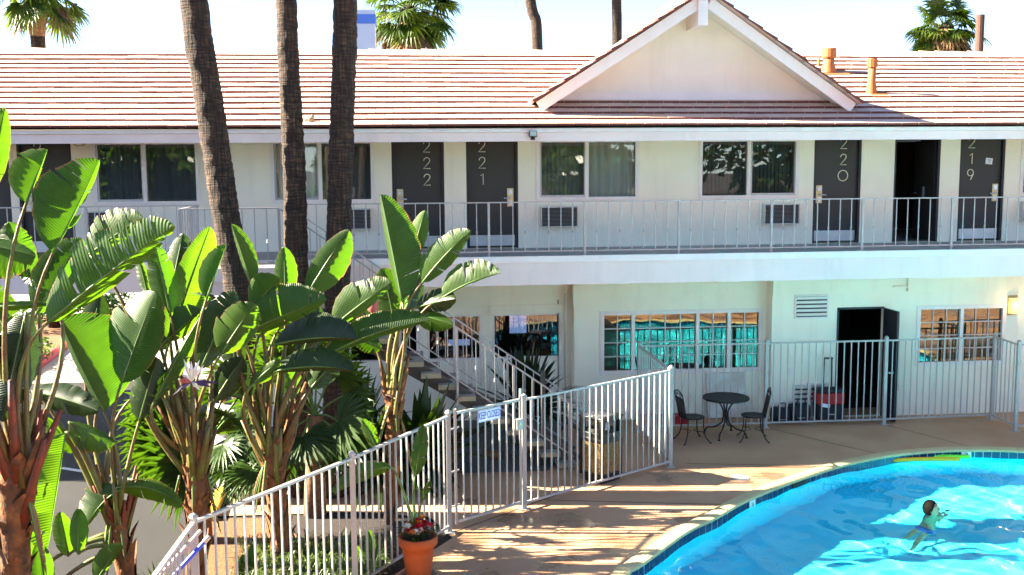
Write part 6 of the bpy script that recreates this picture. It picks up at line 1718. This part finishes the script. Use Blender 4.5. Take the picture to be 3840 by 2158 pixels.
# ---- standing person in white, mostly behind the plants
def standing(x, y, yaw, label):
    t = thing('person', label, 'person', (x, y, 0)); O = Vector((x, y, 0)); Q = Matrix.Rotation(yaw, 3, 'Z')
    W = lambda a, b_, c: O+Q @ Vector((a, b_, c))
    # legs and trousers
    skinned('trousers', [W(0, 0, .98), W(0, 0, .88), W(.10, 0, .84), W(.105, .02, .50), W(.11, -.02, .12), W(-.10, 0, .84), W(-.105, .03, .50), W(-.11, .01, .12)], [(0, 1), (1, 2), (2, 3), (3, 4), (1, 5), (5, 6), (6, 7)], [(.17, .12), (.17, .13), .10, .082, .066, .10, .082, .066], 'white_cloth', t)
    skinned('shirt', [W(0, 0, .92), W(0, 0, 1.15), W(0, 0, 1.36), W(0, 0, 1.47), W(.19, 0, 1.40), W(.24, .02, 1.24), W(-.19, 0, 1.40), W(-.24, .02, 1.24)], [(0, 1), (1, 2), (2, 3), (2, 4), (4, 5), (2, 6), (6, 7)], [(.18, .13), (.17, .12), (.18, .12), .07, .07, .062, .07, .062], 'white_cloth', t)
    for sx in (-1, 1):
        skinned('arm', [W(sx*.235, .02, 1.26), W(sx*.27, .02, 1.10), W(sx*.275, .10, .90)], [(0, 1), (1, 2)], [.045, .038, .028], 'skin', t)
        hand(t, W(sx*.275, .10, .90), Q @ Vector((0, .25, -1)), Q @ Vector((sx, 0, 0)), 1.0, sx)
        f = MB(); c = W(sx*.11, .05, .05)
        f.ell(c, (.05, .14, .055), 12, 8, Q); f.v = [(a, b_, max(.004, c_)) for a, b_, c_ in f.v]; f.build('shoe', 'white_cloth', t, True)
    head(t, W(0, .02, 1.66), Q, .235, .1)
    return t
standing(-2.93, -3.98, R(-25), 'standing person in white trousers behind the palm fans at left')
# ---- person inside the office
c = onY(1436, 800, 1.75)
pf = thing('person', 'dark-haired person seated behind the right office pane', 'person', (c.x, 1.75, 0))
head(pf, c+Vector((0, 0, 0)), frame((-.7, -.6, -.15), (0, 0, 1)), .24, .2)
skinned('torso', [c+Vector((0, .05, -.75)), c+Vector((0, .04, -.45)), c+Vector((0, .03, -.26)), c+Vector((.19, .03, -.27)), c+Vector((.24, -.08, -.50)), c+Vector((-.19, .03, -.27)), c+Vector((-.24, -.1, -.50)), c+Vector((-.1, -.35, -.56)), c+Vector((.1, -.35, -.56))], [(0, 1), (1, 2), (2, 3), (3, 4), (2, 5), (5, 6), (6, 7), (4, 8)], [(.17, .12), (.17, .12), (.15, .1), .065, .05, .065, .05, .03, .03], 'curtain_light', pf)
hand(pf, c+Vector((-.1, -.35, -.56)), (.2, -1, -.1), (0, 0, 1), 1.0, 1); hand(pf, c+Vector((.1, -.35, -.56)), (-.2, -1, -.1), (0, 0, 1), 1.0, -1)
skinned('lower_body', [c+Vector((0, .06, -.72)), c+Vector((.1, -.05, -.78)), c+Vector((.11, -.45, -.76)), c+Vector((.11, -.42, -1.2)), c+Vector((-.1, -.05, -.78)), c+Vector((-.11, -.45, -.76)), c+Vector((-.11, -.42, -1.2))], [(0, 1), (1, 2), (2, 3), (0, 4), (4, 5), (5, 6)], [.15, .09, .07, .05, .09, .07, .05], 'dark_fabric', pf)
st = thing('office_stool', 'dark stool under the seated office person', 'stool', (c.x, 1.8, 0))
zs = c.z-.90
MB().lathe([(.2, -.03), (.21, 0), (.19, .02)], (c.x, 1.82, zs), 18).build('seat', 'dark_fabric', st); MB().tube([(c.x, 1.82, .03), (c.x, 1.82, zs)], .03, 8).build('stem', 'alum', st); MB().lathe([(.22, 0), (.2, .03)], (c.x, 1.82, 0.02), 16).build('base', 'alum', st)
